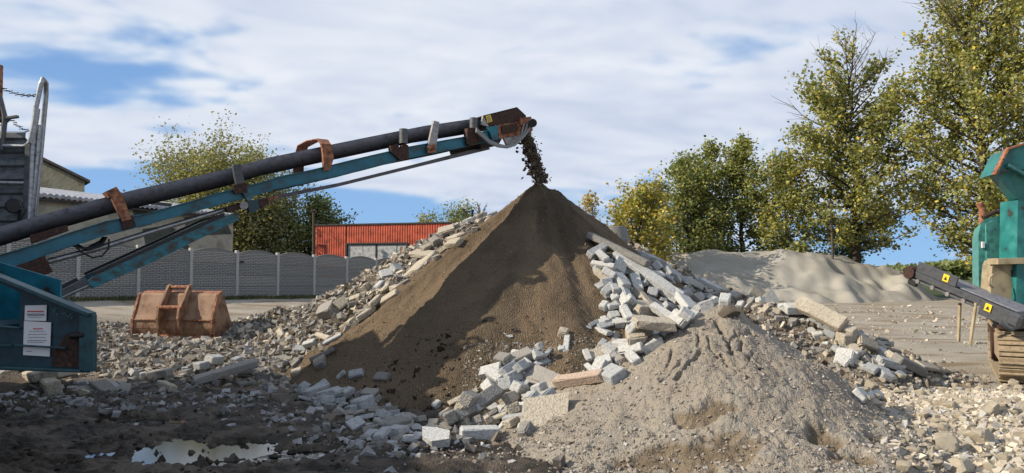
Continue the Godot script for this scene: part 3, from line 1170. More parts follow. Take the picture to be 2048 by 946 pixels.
func trees() -> void:
	leaf = leaf_mesh()
	var g1 := Color(0.205, 0.235, 0.085)
	var g2 := Color(0.29, 0.305, 0.10)
	var g3 := Color(0.36, 0.33, 0.095)
	var y1 := Color(0.50, 0.39, 0.075)
	var y2 := Color(0.55, 0.39, 0.07)
	var o1 := Color(0.42, 0.22, 0.07)
	var dk := Color(0.145, 0.18, 0.075)
	var green := [g1, dk, g1, g1, g2, g2, g2, g3]
	var olive := [g1, g1, g2, g2, g2, g3, g3, y1]
	var gold := [g2, g2, g3, g3, y1, y1, y2]
	var pale := [Color(0.24, 0.25, 0.12), Color(0.30, 0.30, 0.15), Color(0.36, 0.33, 0.16), Color(0.40, 0.34, 0.14)]
	var row := "trees in a row behind the grey gravel bank"
	tree("broadleaf_tree", "tall tree with bare topmost twigs and yellowing leaves, its trunk clear above the gravel bank", Vector3(21.2, 0, -46), 18.8, 0.34, [[0.17, 2.8], [0.3, 4.2], [0.5, 3.9], [0.7, 2.9], [0.88, 1.7], [1.0, 0.7]], 41, 90, 30, 0.22, olive, row, 0.85, 0.85, 0.25)
	tree("broadleaf_tree", "tallest yellow-green tree, standing directly behind the teal crusher", Vector3(26.2, 0, -41), 19.4, 0.36, [[0.1, 2.8], [0.25, 4.3], [0.5, 4.6], [0.75, 3.4], [1.0, 1.6]], 42, 100, 31, 0.22, [g1, g2, g2, g2, g3, g3, y1], row, 0.55, 0.85, 0.25)
	var slim := [[0.05, 1.9], [0.35, 2.3], [0.65, 1.7], [0.85, 0.9], [1.0, 0.3]]
	tree("broadleaf_tree", "green slender tree beside the golden tree, its crown reaching down to the bank", Vector3(11.4, 0, -48.5), 10.0, 0.18, slim, 43, 64, 26, 0.21, green, row, 0.1, 1.0, 0.24)
	tree("broadleaf_tree", "green pointed tree standing second from the golden tree", Vector3(13.3, 0, -50), 11.3, 0.2, slim, 58, 66, 26, 0.21, green, row, 0.1, 1.0, 0.24)
	tree("broadleaf_tree", "tallest of the green pointed trees, in the middle of the row", Vector3(15.2, 0, -49), 11.8, 0.22, slim, 44, 68, 26, 0.21, [g1, g1, g2, g2, g3], row, 0.1, 1.0, 0.24)
	tree("broadleaf_tree", "lower olive tree filling the space beside the tall trunk with bare top twigs", Vector3(17.4, 0, -47), 10.0, 0.18, [[0.05, 1.9], [0.5, 2.1], [0.8, 1.3], [1.0, 0.4]], 45, 58, 26, 0.21, olive, row, 0.2, 1.0, 0.25)
	tree("golden_tree", "small golden yellow autumn tree behind the rubble heap", Vector3(7.2, 0, -42.5), 6.9, 0.13, [[0.05, 1.7], [0.4, 2.0], [0.7, 1.4], [1.0, 0.45]], 46, 56, 24, 0.2, gold, row, 0.35, 1.0, 0.24)
	tree("birch_tree", "wispy olive birch with drooping twigs behind the golden tree", Vector3(8.5, 0, -45), 7.6, 0.12, [[0.2, 1.2], [0.5, 1.3], [0.8, 0.9], [1.0, 0.35]], 47, 42, 22, 0.16, [Color(0.14, 0.14, 0.05), Color(0.18, 0.16, 0.06), Color(0.24, 0.19, 0.06)], row, 0.0, 1.1, 0.26)
	tree("sapling", "thin sapling with orange leaves peeping over the sand cone's shoulder", Vector3(4.1, 0, -40), 6.2, 0.06, [[0.45, 0.9], [0.75, 0.9], [1.0, 0.3]], 48, 20, 9, 0.18, [g2, y2, o1, o1, g3], "", 0.1, 1.2, 0.16)
	tree("dense_shrub", "dark feathery bush low behind the gravel bank beside the tall trunk", Vector3(22.4, 0, -50), 4.6, 0.1, [[0.05, 1.6], [0.6, 1.6], [1.0, 0.5]], 49, 36, 20, 0.2, [dk, g1, dk], row, 0.0, 1.0, 0.25)
	# behind the concrete fence
	var back := "trees behind the concrete fence"
	tree("poplar_tree", "airy pale-leaved tree with many upright stems above the conveyor", Vector3(-19.0, 0.7, -50), 6.0, 0.2, [[0.2, 3.6], [0.45, 4.6], [0.75, 4.2], [1.0, 2.4]], 51, 110, 44, 0.18, pale, back, 0.0, 0.85, 0.42)
	tree("dense_tree", "dark green spiky tree beside the red shed", Vector3(-13.6, 0.7, -53), 6.3, 0.12, [[0.03, 2.0], [0.4, 2.2], [0.75, 1.3], [1.0, 0.25]], 52, 60, 22, 0.2, [dk, g1, g1, Color(0.09, 0.11, 0.04)], back, 0.0, 1.0, 0.24)
	tree("dense_tree", "low mid green bush tree between the airy tree and the dark spiky tree", Vector3(-17.0, 0.7, -54), 5.0, 0.1, [[0.03, 2.0], [0.5, 2.2], [1.0, 0.9]], 53, 46, 20, 0.2, [g1, Color(0.10, 0.12, 0.045), pale[0]], back, 0.0, 1.0, 0.26)
	tree("dense_tree", "pale bush tree at the corner of the plastered annex", Vector3(-19.6, 0.7, -52), 4.4, 0.1, [[0.03, 1.5], [0.5, 1.9], [1.0, 0.8]], 54, 36, 18, 0.2, pale, back, 0.0, 1.0, 0.26)
	tree("dense_tree", "small treetop showing above the red shed's roof", Vector3(-7.3, 0.7, -62), 5.6, 0.1, [[0.3, 1.2], [0.7, 1.3], [1.0, 0.5]], 55, 26, 16, 0.2, pale, back, 0.0, 1.0, 0.25)
	tree("dense_tree", "rounded treetop above the roof where shed and rubble heap meet", Vector3(-4.6, 0.7, -62), 5.9, 0.1, [[0.3, 1.6], [0.7, 1.7], [1.0, 0.8]], 56, 34, 18, 0.2, [g1, pale[0], g2], back, 0.0, 1.0, 0.25)
	tree("dense_tree", "leafy bush tree hidden low behind the shed's corner pole", Vector3(-14.9, 0.7, -50), 4.0, 0.08, [[0.03, 1.2], [0.5, 1.4], [1.0, 0.6]], 57, 26, 18, 0.2, [g1, g2, pale[0]], back, 0.0, 1.0, 0.25)
	# far wood on the skyline
	var rng := RandomNumberGenerator.new()
	rng.seed = 77
	var mm := MultiMesh.new()
	mm.transform_format = MultiMesh.TRANSFORM_3D
	mm.use_colors = true
	mm.mesh = leaf
	mm.instance_count = 9000
	for i in 9000:
		var x := rng.randf_range(60.0, 150.0)
		var hh: float = 3.0 + 2.0 * nz.c1.get_noise_2d(x * 0.12, 4.0)
		var y: float = hh * pow(rng.randf(), 0.7)
		var z := -165.0 + rng.randfn() * 3.0
		mm.set_instance_transform(i, Transform3D(Basis(Vector3(rng.randfn(), rng.randfn(), rng.randfn()).normalized(), rng.randf() * TAU).scaled(Vector3.ONE * rng.randf_range(0.7, 1.5)), Vector3(x, y, z)))
		mm.set_instance_color(i, dk.lerp(g1, rng.randf()))
	var o := MultiMeshInstance3D.new()
	o.name = numbered("far_woods")
	o.multimesh = mm
	o.material_override = M.leaf
	add_child(o)
	tag(o, "distant dark green wood on the skyline beyond the yard", "woods", "", "stuff")


# ------------------------------------------------------------------ fence and buildings
func fence_point(n: float) -> Vector3:
	return Vector3(-13.43 + n, 0.675 - 0.0383 * (n - 2.0), -(23.05 + n * 1.732))


func fence() -> void:
	var along := Vector3(1.0, -0.0383, -1.732).normalized()
	var face := Vector3(0.866, 0, 0.5)
	var root := thing("concrete_fence", "grey precast concrete fence with brick pattern panels and arched tops", "fence", fence_point(2.0))
	# one panel: slab with raised bricks, drawn along x, y up, z to the yard
	var bond := func(arched: bool, bricks: bool) -> ArrayMesh:
		var mb := MB.new()
		var L := 1.88
		var H := 0.425
		var rows := 6
		if bricks:
			pass
		elif arched:
			var p := PackedVector3Array([Vector3(0, 0, 0), Vector3(L, 0, 0)])
			for i in 13:
				var t := 1.0 - i / 12.0
				p.append(Vector3(L * t, H - 0.05 + 0.15 * sin(PI * t), 0))
			mb.plate(p, Vector3(0, 0, -0.04))
			for i in 12:
				var t0 := i / 12.0
				var t1 := (i + 1) / 12.0
				mb.beam(Vector3(L * t0, H - 0.05 + 0.15 * sin(PI * t0), -0.02), Vector3(L * t1, H - 0.05 + 0.15 * sin(PI * t1), -0.02), 0.07, 0.035, Vector3.UP, 0.0)
		else:
			mb.box(Vector3(L / 2, H / 2, -0.02), Basis(), Vector3(L, H, 0.04), 0.004)
		if bricks:
			mb.box(Vector3(L / 2, 0.014, 0.012), Basis(), Vector3(L, 0.024, 0.03), 0.003)
		for r in (rows if bricks else 0):
			var bw := 0.235
			var x := (0.0 if r % 2 == 0 else -bw / 2) + 0.01
			while x < L:
				var x0 := maxf(x, 0.012)
				var x1 := minf(x + bw - 0.02, L - 0.012)
				if x1 - x0 > 0.03:
					mb.box(Vector3((x0 + x1) / 2, 0.066 + r * 0.059, 0.011), Basis(), Vector3(x1 - x0, 0.041, 0.03), 0.007)
				x += bw
		return mb.mesh()
	var plain_panel: ArrayMesh = bond.call(false, false)
	var arch_panel: ArrayMesh = bond.call(true, false)
	var brick_face: ArrayMesh = bond.call(false, true)
	var post := MB.new()
	post.box(Vector3(0, 0.85, 0), Basis(), Vector3(0.12, 1.9, 0.13), 0.012)
	var post_mesh := post.mesh()
	var bs := Basis(along, Vector3.UP, face)
	for n in range(-6, 11):
		var p := fence_point(n) - root.position
		var o := put(post_mesh, "post", M.conc_post, root)
		o.transform = Transform3D(bs, p)
		for k in 4:
			var q := put(arch_panel if k == 3 else plain_panel, "arched_panel" if k == 3 else "brick_panel", M.conc_fence, root)
			q.transform = Transform3D(bs, p + along * 0.06 + Vector3(0, 0.02 + k * 0.43, 0))
			put(brick_face, "brick_relief", [M.conc_brick, M.conc_brick_b, M.conc_brick_c][absi(n * 7 + k * 5 + n * k) % 3], q)
	var tagm := MB.new()
	tagm.box(fence_point(3.07) + face * 0.07 + Vector3(0, 1.37, 0) + along * 0.06, bs, Vector3(0.16, 0.06, 0.05), 0.01)
	part(tagm, "dark_clip", M.black, root)


func corrugated(a: Vector3, b: Vector3, y0: float, y1: float, pitch: float, depth: float, nv: Vector3, mb: MB) -> void:
	var n := int(a.distance_to(b) / pitch)
	var dirv := (b - a).normalized()
	for i in n:
		var p := a + dirv * pitch * i
		var q := [p, p + dirv * pitch * 0.38, p + dirv * pitch * 0.5 + nv * depth, p + dirv * pitch * 0.88 + nv * depth, p + dirv * pitch]
		for k in 4:
			var u: Vector3 = q[k]
			var w: Vector3 = q[k + 1]
			mb.quad(Vector3(u.x, y0, u.z), Vector3(w.x, y0, w.z), Vector3(w.x, y1, w.z), Vector3(u.x, y1, u.z), (u + w) / 2 + Vector3(0, (y0 + y1) / 2, 0) - nv)


func red_shed() -> void:
	var a := Vector3(-12.15, 0, -46.0)
	var b := Vector3(0.6, 0, -42.4)
	var dirv := (b - a).normalized()
	var nv := Vector3(-dirv.z, 0, dirv.x)
	if nv.z < 0:
		nv = -nv
	var root := thing("red_shed", "red corrugated sheet metal shed with flat dark roof and grey doors", "shed", Vector3(-6, 0.5, -44.5))
	var s0 := 2.15
	var s1 := 6.15
	var roof_y := 4.46
	var door_y := 3.32
	var cl := MB.new()
	corrugated(a, a + dirv * s0, 0.2, roof_y, 0.16, 0.028, nv, cl)
	part(cl, "red_cladding", M.red, root)
	var cr := MB.new()
	corrugated(a + dirv * s1, b, 0.2, roof_y, 0.16, 0.028, nv, cr)
	part(cr, "red_cladding", M.red, root)
	var up := MB.new()
	corrugated(a + dirv * s0, a + dirv * s1, door_y, roof_y, 0.16, 0.028, nv, up)
	part(up, "red_cladding", M.red, root)
	var side := MB.new()
	var backd := -nv * 8.0
	side.quad(Vector3(a.x, 0.2, a.z), Vector3(a.x, 0.2, a.z) + backd, Vector3(a.x, roof_y, a.z) + backd, Vector3(a.x, roof_y, a.z), a + dirv)
	side.quad(Vector3(b.x, 0.2, b.z), Vector3(b.x, 0.2, b.z) + backd, Vector3(b.x, roof_y, b.z) + backd, Vector3(b.x, roof_y, b.z), b - dirv)
	side.quad(Vector3(b.x, 0.2, b.z) + backd, Vector3(a.x, 0.2, a.z) + backd, Vector3(a.x, roof_y, a.z) + backd, Vector3(b.x, roof_y, b.z) + backd, a + dirv)
	part(side, "side_wall", M.red, root)
	var rf := MB.new()
	var mid := (a + b) / 2 + backd / 2
	var bs := Basis(dirv, Vector3.UP, nv)
	rf.box(Vector3(mid.x, roof_y + 0.06, mid.z) - nv * 0.12, bs, Vector3(a.distance_to(b) + 0.3, 0.1, 8.4), 0.01)
	part(rf, "roof", M.roof_dark, root)
	# frame round the doorway and four leaves
	var fr := MB.new()
	var p := func(s: float, y: float, o: float) -> Vector3: return a + dirv * s + Vector3(0, y, 0) + nv * o
	fr.beam(p.call(s0 - 0.05, door_y + 0.03, 0.04), p.call(s1 + 0.05, door_y + 0.03, 0.04), 0.1, 0.09)
	fr.beam(p.call(s0, 0.2, 0.04), p.call(s0, door_y, 0.04), 0.1, 0.11, nv)
	fr.beam(p.call(s1, 0.2, 0.04), p.call(s1, door_y, 0.04), 0.1, 0.11, nv)
	fr.beam(p.call(s0 + 1.98, 0.2, -0.02), p.call(s0 + 1.98, door_y, -0.02), 0.07, 0.08, nv)
	part(fr, "door_frame", M.roof_dark, root)
	for s in [[s0 + 0.08, s0 + 1.08], [s0 + 1.1, s0 + 1.92], [s0 + 2.05, s0 + 3.3], [s0 + 3.35, s1 - 0.08]]:
		var dm := MB.new()
		dm.box((p.call(s[0], 0.2, -0.03) + p.call(s[1], door_y - 0.05, -0.03)) / 2, bs, Vector3(s[1] - s[0], door_y - 0.25, 0.05), 0.01)
		var door := part(dm, "door", M.door_grey, root)
		if s[0] > s0 + 3.3:
			var st := MB.new()
			st.box(p.call(s[0] + 0.25, door_y - 0.62, 0.004), bs, Vector3(0.12, 0.9, 0.012), 0.004)
			part(st, "rust_stain", M.rust, door)
	var flap := MB.new()
	flap.beam(p.call(0.15, door_y - 0.02, 0.06), p.call(0.75, door_y - 0.02, 0.06), 0.03, 0.04)
	flap.beam(p.call(0.62, 2.3, 0.06), p.call(0.72, door_y - 0.04, 0.06), 0.03, 0.06, nv)
	part(flap, "side_door_edge", M.roof_dark, root)


func grey_house() -> void:
	var root := thing("plastered_house", "weathered grey plastered house with a pitched gable roof behind the platform railing", "house", Vector3(-30, 0.8, -42))
	var z := -42.0
	var wall := MB.new()
	var gp := PackedVector3Array([Vector3(-24.2, 0.3, z), Vector3(-24.2, 6.75, z), Vector3(-30.6, 9.85, z), Vector3(-37, 6.75, z), Vector3(-37, 0.3, z)])
	wall.plate(gp, Vector3(-9, 0, -11))
	var w := part(wall, "wall", M.plaster2, root)
	var win := MB.new()
	win.box(Vector3(-28.6, 6.9, z + 0.01), Basis(), Vector3(0.9, 0.7, 0.06), 0.01)
	part(win, "window", M.roof_dark, w)
	var rf := MB.new()
	for s in [-1.0, 1.0]:
		var e := Vector3(-30.6 + s * 7.0, 6.62, 0)
		var r := Vector3(-30.6, 10.02, 0)
		rf.plate(PackedVector3Array([Vector3(e.x, e.y, z + 0.5), Vector3(r.x, r.y, z + 0.5), Vector3(r.x - 9, r.y, z - 11), Vector3(e.x - 9, e.y, z - 11)]), Vector3(0, 0.14, 0))
	part(rf, "roof", M.roof_dark, root)
	# long annex
	var an := thing("plastered_annex", "long low plastered annex with patched wall and pale corrugated roof edge", "building", Vector3(-18.5, 0.8, -38))
	var a := Vector3(-22.4, 0, -26.3)
	var b := Vector3(-16.5, 0, -44)
	var d := (b - a).normalized()
	var nv := Vector3(-d.z, 0, d.x)
	if nv.x < 0:
		nv = -nv
	var bs := Basis(d, Vector3.UP, d.cross(Vector3.UP))
	var H := 4.95
	var body := MB.new()
	var ln := a.distance_to(b)
	var mid := (a + b) / 2 - nv * 1.75
	body.box(Vector3(mid.x, H / 2 + 0.1, mid.z), bs, Vector3(ln, H - 0.2, 3.5))
	part(body, "wall", M.plaster, an)
	var roof := MB.new()
	var n := int(ln / 0.3)
	for i in n:
		var q := a + d * (i * 0.3)
		var c0 := q + nv * 0.28 + Vector3(0, H + 0.02, 0)
		var e0 := q - nv * 3.7 + Vector3(0, H + 0.75, 0)
		var up := Vector3(0, 0.07, 0)
		var pts := [[c0, e0], [c0 + d * 0.1 + up, e0 + d * 0.1 + up], [c0 + d * 0.2 + up, e0 + d * 0.2 + up], [c0 + d * 0.3, e0 + d * 0.3]]
		for k in 3:
			roof.quad(pts[k][0], pts[k + 1][0], pts[k + 1][1], pts[k][1], c0 - Vector3(0, 9, 0))
			roof.quad(pts[k][0] - Vector3(0, 0.16, 0), pts[k + 1][0] - Vector3(0, 0.16, 0), pts[k + 1][0], pts[k][0], c0 - nv)
	part(roof, "corrugated_roof", M.roof_white, an)
	var fascia := MB.new()
	fascia.beam(a + nv * 0.22 + Vector3(0, H - 0.22, 0), b + nv * 0.22 + Vector3(0, H - 0.22, 0), 0.06, 0.1)
	part(fascia, "fascia", M.roof_dark, an)
	# patches where the plaster was mended
	var q := func(px: float, py: float) -> Vector3: return on_plane(px, py, a + nv * 0.012, nv)
	for s in [[262, 405, 345, 435], [285, 455, 352, 492], [368, 432, 462, 468], [348, 470, 380, 500]]:
		var mb := MB.new()
		mb.plate(PackedVector3Array([q.call(s[0], s[1] + 3), q.call((s[0] + s[2]) / 2, s[1] - 2), q.call(s[2], s[1] + 2), q.call(s[2] - 6, (s[1] + s[3]) / 2), q.call(s[2] + 2, s[3]), q.call(s[0] + 8, s[3] + 4)]), -nv * 0.02)
		part(mb, "wall_patch", M.patch, an)


func poles() -> void:
	for s in [[-11.75, -44.0, 5.3, "thin wooden pole standing at the corner of the red shed"], [18.9, -44.0, 5.8, "wooden pole standing behind the gravel bank beside the tall trunk"]]:
		var mb := MB.new()
		mb.tube(PackedVector3Array([Vector3(0, -0.3, 0), Vector3(0.03, s[2] * 0.5, 0), Vector3(0.0, s[2], 0)]), 0.09, 0.07, 8)
		var root := thing("utility_pole", s[3], "pole", Vector3(s[0], 0.0, s[1]))
		put(mb.mesh(), "pole", M.wood, root)
		var cp := MB.new()
		cp.box(Vector3(0.0, s[2] - 0.04, 0), Basis(), Vector3(0.26, 0.1, 0.2), 0.02)
		put(cp.mesh(), "cap", M.wood, root)


# ------------------------------------------------------------------ the screening machine with its stockpile conveyor
const TAIL := Vector3(-5.16, 0, -7.9)
const HEAD := Vector3(0.207, 0, -11.85)
var cu := (HEAD - TAIL).normalized()
var cw := Vector3(-0.593, 0, -0.805)


# a pixel on the conveyor's near side, or on the plane w metres behind it
func cp(px: float, py: float, w := 0.0) -> Vector3:
	return on_plane(px, py, TAIL + cw * w, cw)


func cps(list: Array, w := 0.0) -> PackedVector3Array:
	var o := PackedVector3Array()
	for q in list:
		o.append(cp(q[0], q[1], w))
	return o


func shifted(p: PackedVector3Array, off: Vector3) -> PackedVector3Array:
	var o := PackedVector3Array()
	for q in p:
		o.append(q + off)
	return o


func strip(mb: MB, upper: Array, lower: Array, w: float, thick: float) -> void:
	# a bent beam: upper and lower edges in pixels on the near side
	for i in upper.size() - 1:
		var p := PackedVector3Array([cp(upper[i][0], upper[i][1]), cp(upper[i + 1][0], upper[i + 1][1]), cp(lower[i + 1][0], lower[i + 1][1]), cp(lower[i][0], lower[i][1])])
		p = shifted(p, cw * w)
		var o := (p[0] + p[1] + p[2] + p[3]) / 4 + cw * thick / 2
		var t := cw * thick
		mb.quad(p[0], p[1], p[2], p[3], o)
		mb.quad(p[0] + t, p[1] + t, p[2] + t, p[3] + t, o)
		mb.quad(p[0], p[1], p[1] + t, p[0] + t, o)
		mb.quad(p[2], p[3], p[3] + t, p[2] + t, o)
		if i == 0:
			mb.quad(p[0], p[3], p[3] + t, p[0] + t, o)
		if i == upper.size() - 2:
			mb.quad(p[1], p[2], p[2] + t, p[1] + t, o)


func screener() -> void:
	var root := thing("tracked_screener", "dark teal tracked screening machine with a long stockpile conveyor dropping grit on the sand cone", "screening machine", Vector3(-7.6, 0, -7.4))
	var W := 0.92
	var up_edge := [[-40, 522], [0, 510], [85, 485], [127, 470], [211, 443], [287, 429], [367, 407], [430, 388], [519, 366], [557, 354], [620, 341], [722, 316], [817, 294], [928, 274], [985, 259]]
	var lo_edge := [[-40, 556], [0, 543], [85, 514], [127, 497], [211, 470], [287, 451], [367, 428], [430, 412], [519, 388], [557, 377], [620, 364], [722, 341], [817, 316], [928, 294], [990, 280]]
	for w in [0.0, W - 0.06]:
		var mb := MB.new()
		strip(mb, up_edge, lo_edge, w, 0.06)
		var bm := part(mb, "side_beam", M.teal, root)
		var lip := MB.new()
		for i in up_edge.size() - 1:
			for e in [up_edge, lo_edge]:
				lip.beam(cp(e[i][0], e[i][1]) + cw * (w + 0.02), cp(e[i + 1][0], e[i + 1][1]) + cw * (w + 0.02), 0.1, 0.012)
		part(lip, "flange", M.tealworn, bm)
	# sheet added between the beams to close the gap in the conveyor's shadow
	var pan := MB.new()
	for i in up_edge.size() - 1:
		var q0 := (cp(up_edge[i][0], up_edge[i][1]) + cp(lo_edge[i][0], lo_edge[i][1])) / 2
		var q1 := (cp(up_edge[i + 1][0], up_edge[i + 1][1]) + cp(lo_edge[i + 1][0], lo_edge[i + 1][1])) / 2
		pan.quad(q0 + cw * 0.06, q1 + cw * 0.06, q1 + cw * (W - 0.06), q0 + cw * (W - 0.06), q0 - Vector3(0, 5, 0))
	part(pan, "shade_pan", M.darkrust, root)
	# cross members between the beams
	for x in [[120, 488], [300, 442], [520, 378], [720, 330], [860, 300]]:
		var mb := MB.new()
		var p := cp(x[0], x[1])
		mb.beam(p + cw * 0.06, p + cw * (W - 0.06), 0.07, 0.07)
		part(mb, "cross_member", M.teal_dark, root)
	# troughed carrying belt
	var tops := [[-60, 476], [0, 457], [50, 442], [198, 401], [263, 384], [464, 339], [532, 319], [690, 286], [849, 254], [944, 240], [1000, 231]]
	var belt := MB.new()
	var prev := PackedVector3Array()
	var prevn := PackedVector3Array()
	for t in tops:
		var p0 := cp(t[0], t[1], 0.1)
		var ring := PackedVector3Array()
		var nr := PackedVector3Array()
		for k in 15:
			var a := PI * k / 14.0
			ring.append(p0 + cw * (0.36 - 0.36 * cos(a)) - Vector3(0, 0.185 * sin(a), 0))
			nr.append((-cw * cos(a) * 0.5 - Vector3(0, sin(a), 0)).normalized())
		if prev.size():
			for k in 14:
				belt.stri(prev[k], prev[k + 1], ring[k + 1], prevn[k], prevn[k + 1], nr[k + 1])
				belt.stri(prev[k], ring[k + 1], ring[k], prevn[k], nr[k + 1], nr[k])
				var lift := Vector3(0, 0.018, 0)
				belt.stri(prev[k] + lift, prev[k + 1] + lift, ring[k + 1] + lift, -prevn[k], -prevn[k + 1], -nr[k + 1])
				belt.stri(prev[k] + lift, ring[k + 1] + lift, ring[k] + lift, -prevn[k], -nr[k + 1], -nr[k])
		prev = ring
		prevn = nr
	part(belt, "carrying_belt", M.belt, root)
	# returning belt hangs below
	var ret := MB.new()
	strip(ret, [[988, 288], [840, 326], [690, 363], [560, 388], [515, 399]], [[992, 296], [840, 333], [690, 370], [560, 396], [515, 405]], 0.16, 0.2)
	part(ret, "return_belt", M.return_belt, root)
	var tie := MB.new()
	tie.tube(cps([[498, 405], [400, 434], [300, 464], [200, 496], [96, 523]], 0.12), 0.032, 0.034, 10)
	part(tie, "tie_rod", M.galv, root)
	# straps and idler brackets
	var br := func(list: Array, w: float, thick: float, m: Material, called: String) -> MeshInstance3D:
		var mb := MB.new()
		mb.plate(cps(list, w), cw * thick)
		return part(mb, called, m, root)
	br.call([[220, 392], [243, 384], [263, 438], [245, 443]], -0.05, 0.06, M.rust, "idler_strap")
	var cap := MB.new()
	cap.plate(PackedVector3Array([cp(209, 384, -0.05), cp(233, 373, -0.05), cp(242, 386, -0.05), cp(219, 395, -0.05)]), cw * 0.2)
	part(cap, "strap_cap", M.rust, root)
	br.call([[240, 436], [266, 430], [272, 452], [246, 460]], -0.04, 0.05, M.darkrust, "roller_bracket")
	br.call([[466, 331], [481, 327], [492, 374], [475, 378]], -0.05, 0.07, M.dark_steel, "idler_strap")
	br.call([[466, 371], [492, 364], [496, 384], [470, 388]], -0.06, 0.06, M.darkrust, "roller_bracket")
	br.call([[643, 288], [662, 288], [668, 316], [660, 340], [648, 341], [646, 304]], -0.05, 0.05, M.rust, "idler_strap")
	var arch := MB.new()
	var a0 := cp(652, 290, -0.03)
	var apts := PackedVector3Array([a0, a0 + Vector3(0, 0.09, 0) + cw * 0.12, a0 + Vector3(0, 0.12, 0) + cw * 0.5, a0 + Vector3(0, 0.1, 0) + cw * 0.85, a0 + Vector3(0, -0.1, 0) + cw * 1.0, a0 + Vector3(0, -0.45, 0) + cw * 1.02])
	for i in apts.size() - 1:
		arch.beam(apts[i], apts[i + 1], 0.16, 0.016, cu.cross((apts[i + 1] - apts[i]).normalized()))
	part(arch, "arched_strap", M.rust, root)
	br.call([[781, 291], [797, 287], [799, 300], [808, 286], [817, 291], [818, 316], [802, 321], [783, 305]], -0.05, 0.08, M.darkrust, "idler_bracket")
	br.call([[868, 241], [879, 244], [872, 300], [855, 300]], -0.06, 0.05, M.steel, "bracket_plate")
	br.call([[856, 292], [872, 288], [872, 304], [857, 306]], -0.08, 0.05, M.rust, "bracket_foot")
	br.call([[935, 256], [957, 253], [960, 284], [947, 291], [934, 288]], -0.07, 0.1, M.darkrust, "idler_bracket")
	for q in [[807, 258, 287], [947, 236, 258]]:
		var mb := MB.new()
		mb.tube(PackedVector3Array([cp(q[0], q[2], -0.03), cp(q[0], q[1], -0.03)]), 0.062, 0.06, 14)
		part(mb, "guide_roller", M.galv_dark, root)
	for q in [[690, 300], [560, 330], [370, 380], [130, 440]]:
		var mb := MB.new()
		var p := cp(q[0], q[1], 0.1) - Vector3(0, 0.22, 0)
		mb.tube(PackedVector3Array([p + cw * 0.1, p + cw * 0.7]), 0.045, 0.045, 10)
		part(mb, "idler_roller", M.dark_steel, root)
	# folding joint half way
	br.call([[483, 380], [500, 375], [508, 396], [494, 401]], -0.05, 0.05, M.tealworn, "joint_plate")
	br.call([[493, 402], [515, 398], [520, 416], [512, 423], [500, 426]], -0.06, 0.1, M.teal_dark, "joint_bracket")
	br.call([[515, 401], [536, 396], [539, 406], [523, 417]], -0.04, 0.1, M.darkrust, "joint_lug")
	br.call([[534, 397], [556, 391], [557, 396], [536, 403]], -0.02, 0.08, M.rust, "joint_tongue")
	br.call([[452, 416], [500, 404], [501, 413], [456, 425]], -0.03, 0.08, M.darkrust, "joint_link")
	var pin := MB.new()
	pin.tube(PackedVector3Array([cp(488, 411, -0.08), cp(488, 411, 0.2)]), 0.05, 0.05, 12)
	part(pin, "joint_pin", M.steel, root)
	# raising strut
	for w in [0.02, 0.86]:
		var mb := MB.new()
		mb.plate(shifted(cps([[189, 553], [300, 502], [440, 437], [477, 424], [479, 439], [300, 527], [186, 577], [176, 563]]), cw * w), cw * 0.11)
		var st := part(mb, "raising_strut", M.tealworn, root)
		var gr := MB.new()
		gr.plate(shifted(cps([[190, 545], [330, 481], [450, 425], [452, 430], [330, 487], [191, 551]]), cw * (w + 0.03)), cw * 0.05)
		part(gr, "strut_channel", M.black, st)
		var ram := MB.new()
		ram.tube(shifted(cps([[184, 568], [150, 583], [104, 604]]), cw * (w + 0.05)), 0.028, 0.028, 10)
		part(ram, "ram_rod", M.galv, st)
		var sl := MB.new()
		sl.plate(shifted(cps([[172, 556], [180, 566], [112, 597], [100, 592]]), cw * (w + 0.0)), cw * 0.1)
		part(sl, "ram_sleeve", M.dark_steel, st)
	br.call([[30, 533], [89, 511], [106, 544], [85, 552], [38, 541]], -0.04, 0.3, M.darkrust, "pivot_box")
	for q in [[[-30, 558], [42, 537], [44, 545], [-30, 570]], [[33, 562], [62, 545], [76, 548], [44, 570]]]:
		br.call(q, 0.1, 0.08, M.black, "lower_link")
	br.call([[60, 470], [135, 449], [137, 462], [64, 488]], 0.05, 0.1, M.darkrust, "chute_rim")
	# hoses slung below the beam and along it
	for i in 5:
		var mb := MB.new()
		mb.tube(cps([[146 + i * 2, 492 - i], [160 + i * 3, 496 + i * 0.5], [182, 499 - i * 2], [204 - i, 490 - i * 2], [214 - i * 2, 474]], 0.02 + i * 0.02), 0.011, 0.011, 6)
		part(mb, "hose", M.rubber, root)
	var lp := MB.new()
	lp.tube(cps([[148, 490], [165, 506], [185, 515], [204, 512], [217, 497], [218, 478]], 0.0), 0.011, 0.011, 6)
	part(lp, "hose", M.rubber, root)
	# head end
	br.call([[966, 231], [1034, 214], [1052, 231], [1053, 240], [976, 252], [963, 249]], -0.06, 0.03, M.darkrust, "head_guard")
	br.call([[966, 231], [1034, 214], [1052, 231], [1053, 240], [976, 252], [963, 249]], W, 0.03, M.darkrust, "head_guard")
	var hood := MB.new()
	hood.plate(PackedVector3Array([cp(966, 231, -0.06), cp(1034, 214, -0.06), cp(1034, 214, -0.06) + cw * 1.08, cp(966, 231, -0.06) + cw * 1.08]), Vector3(0, -0.015, 0))
	part(hood, "head_cover", M.darkrust, root)
	br.call([[963, 249], [966, 231], [978, 254]], -0.09, 0.03, M.steel, "guard_wing")
	br.call([[976, 254], [996, 250], [997, 279], [985, 280]], -0.05, 0.05, M.teal, "head_panel")
	br.call([[996, 246], [1061, 235], [1066, 261], [1036, 270], [998, 277]], -0.05, 0.06, M.rust, "bearing_plate")
	br.call([[1003, 252], [1034, 246], [1036, 262], [1006, 268]], -0.08, 0.03, M.darkrust, "bearing_block")
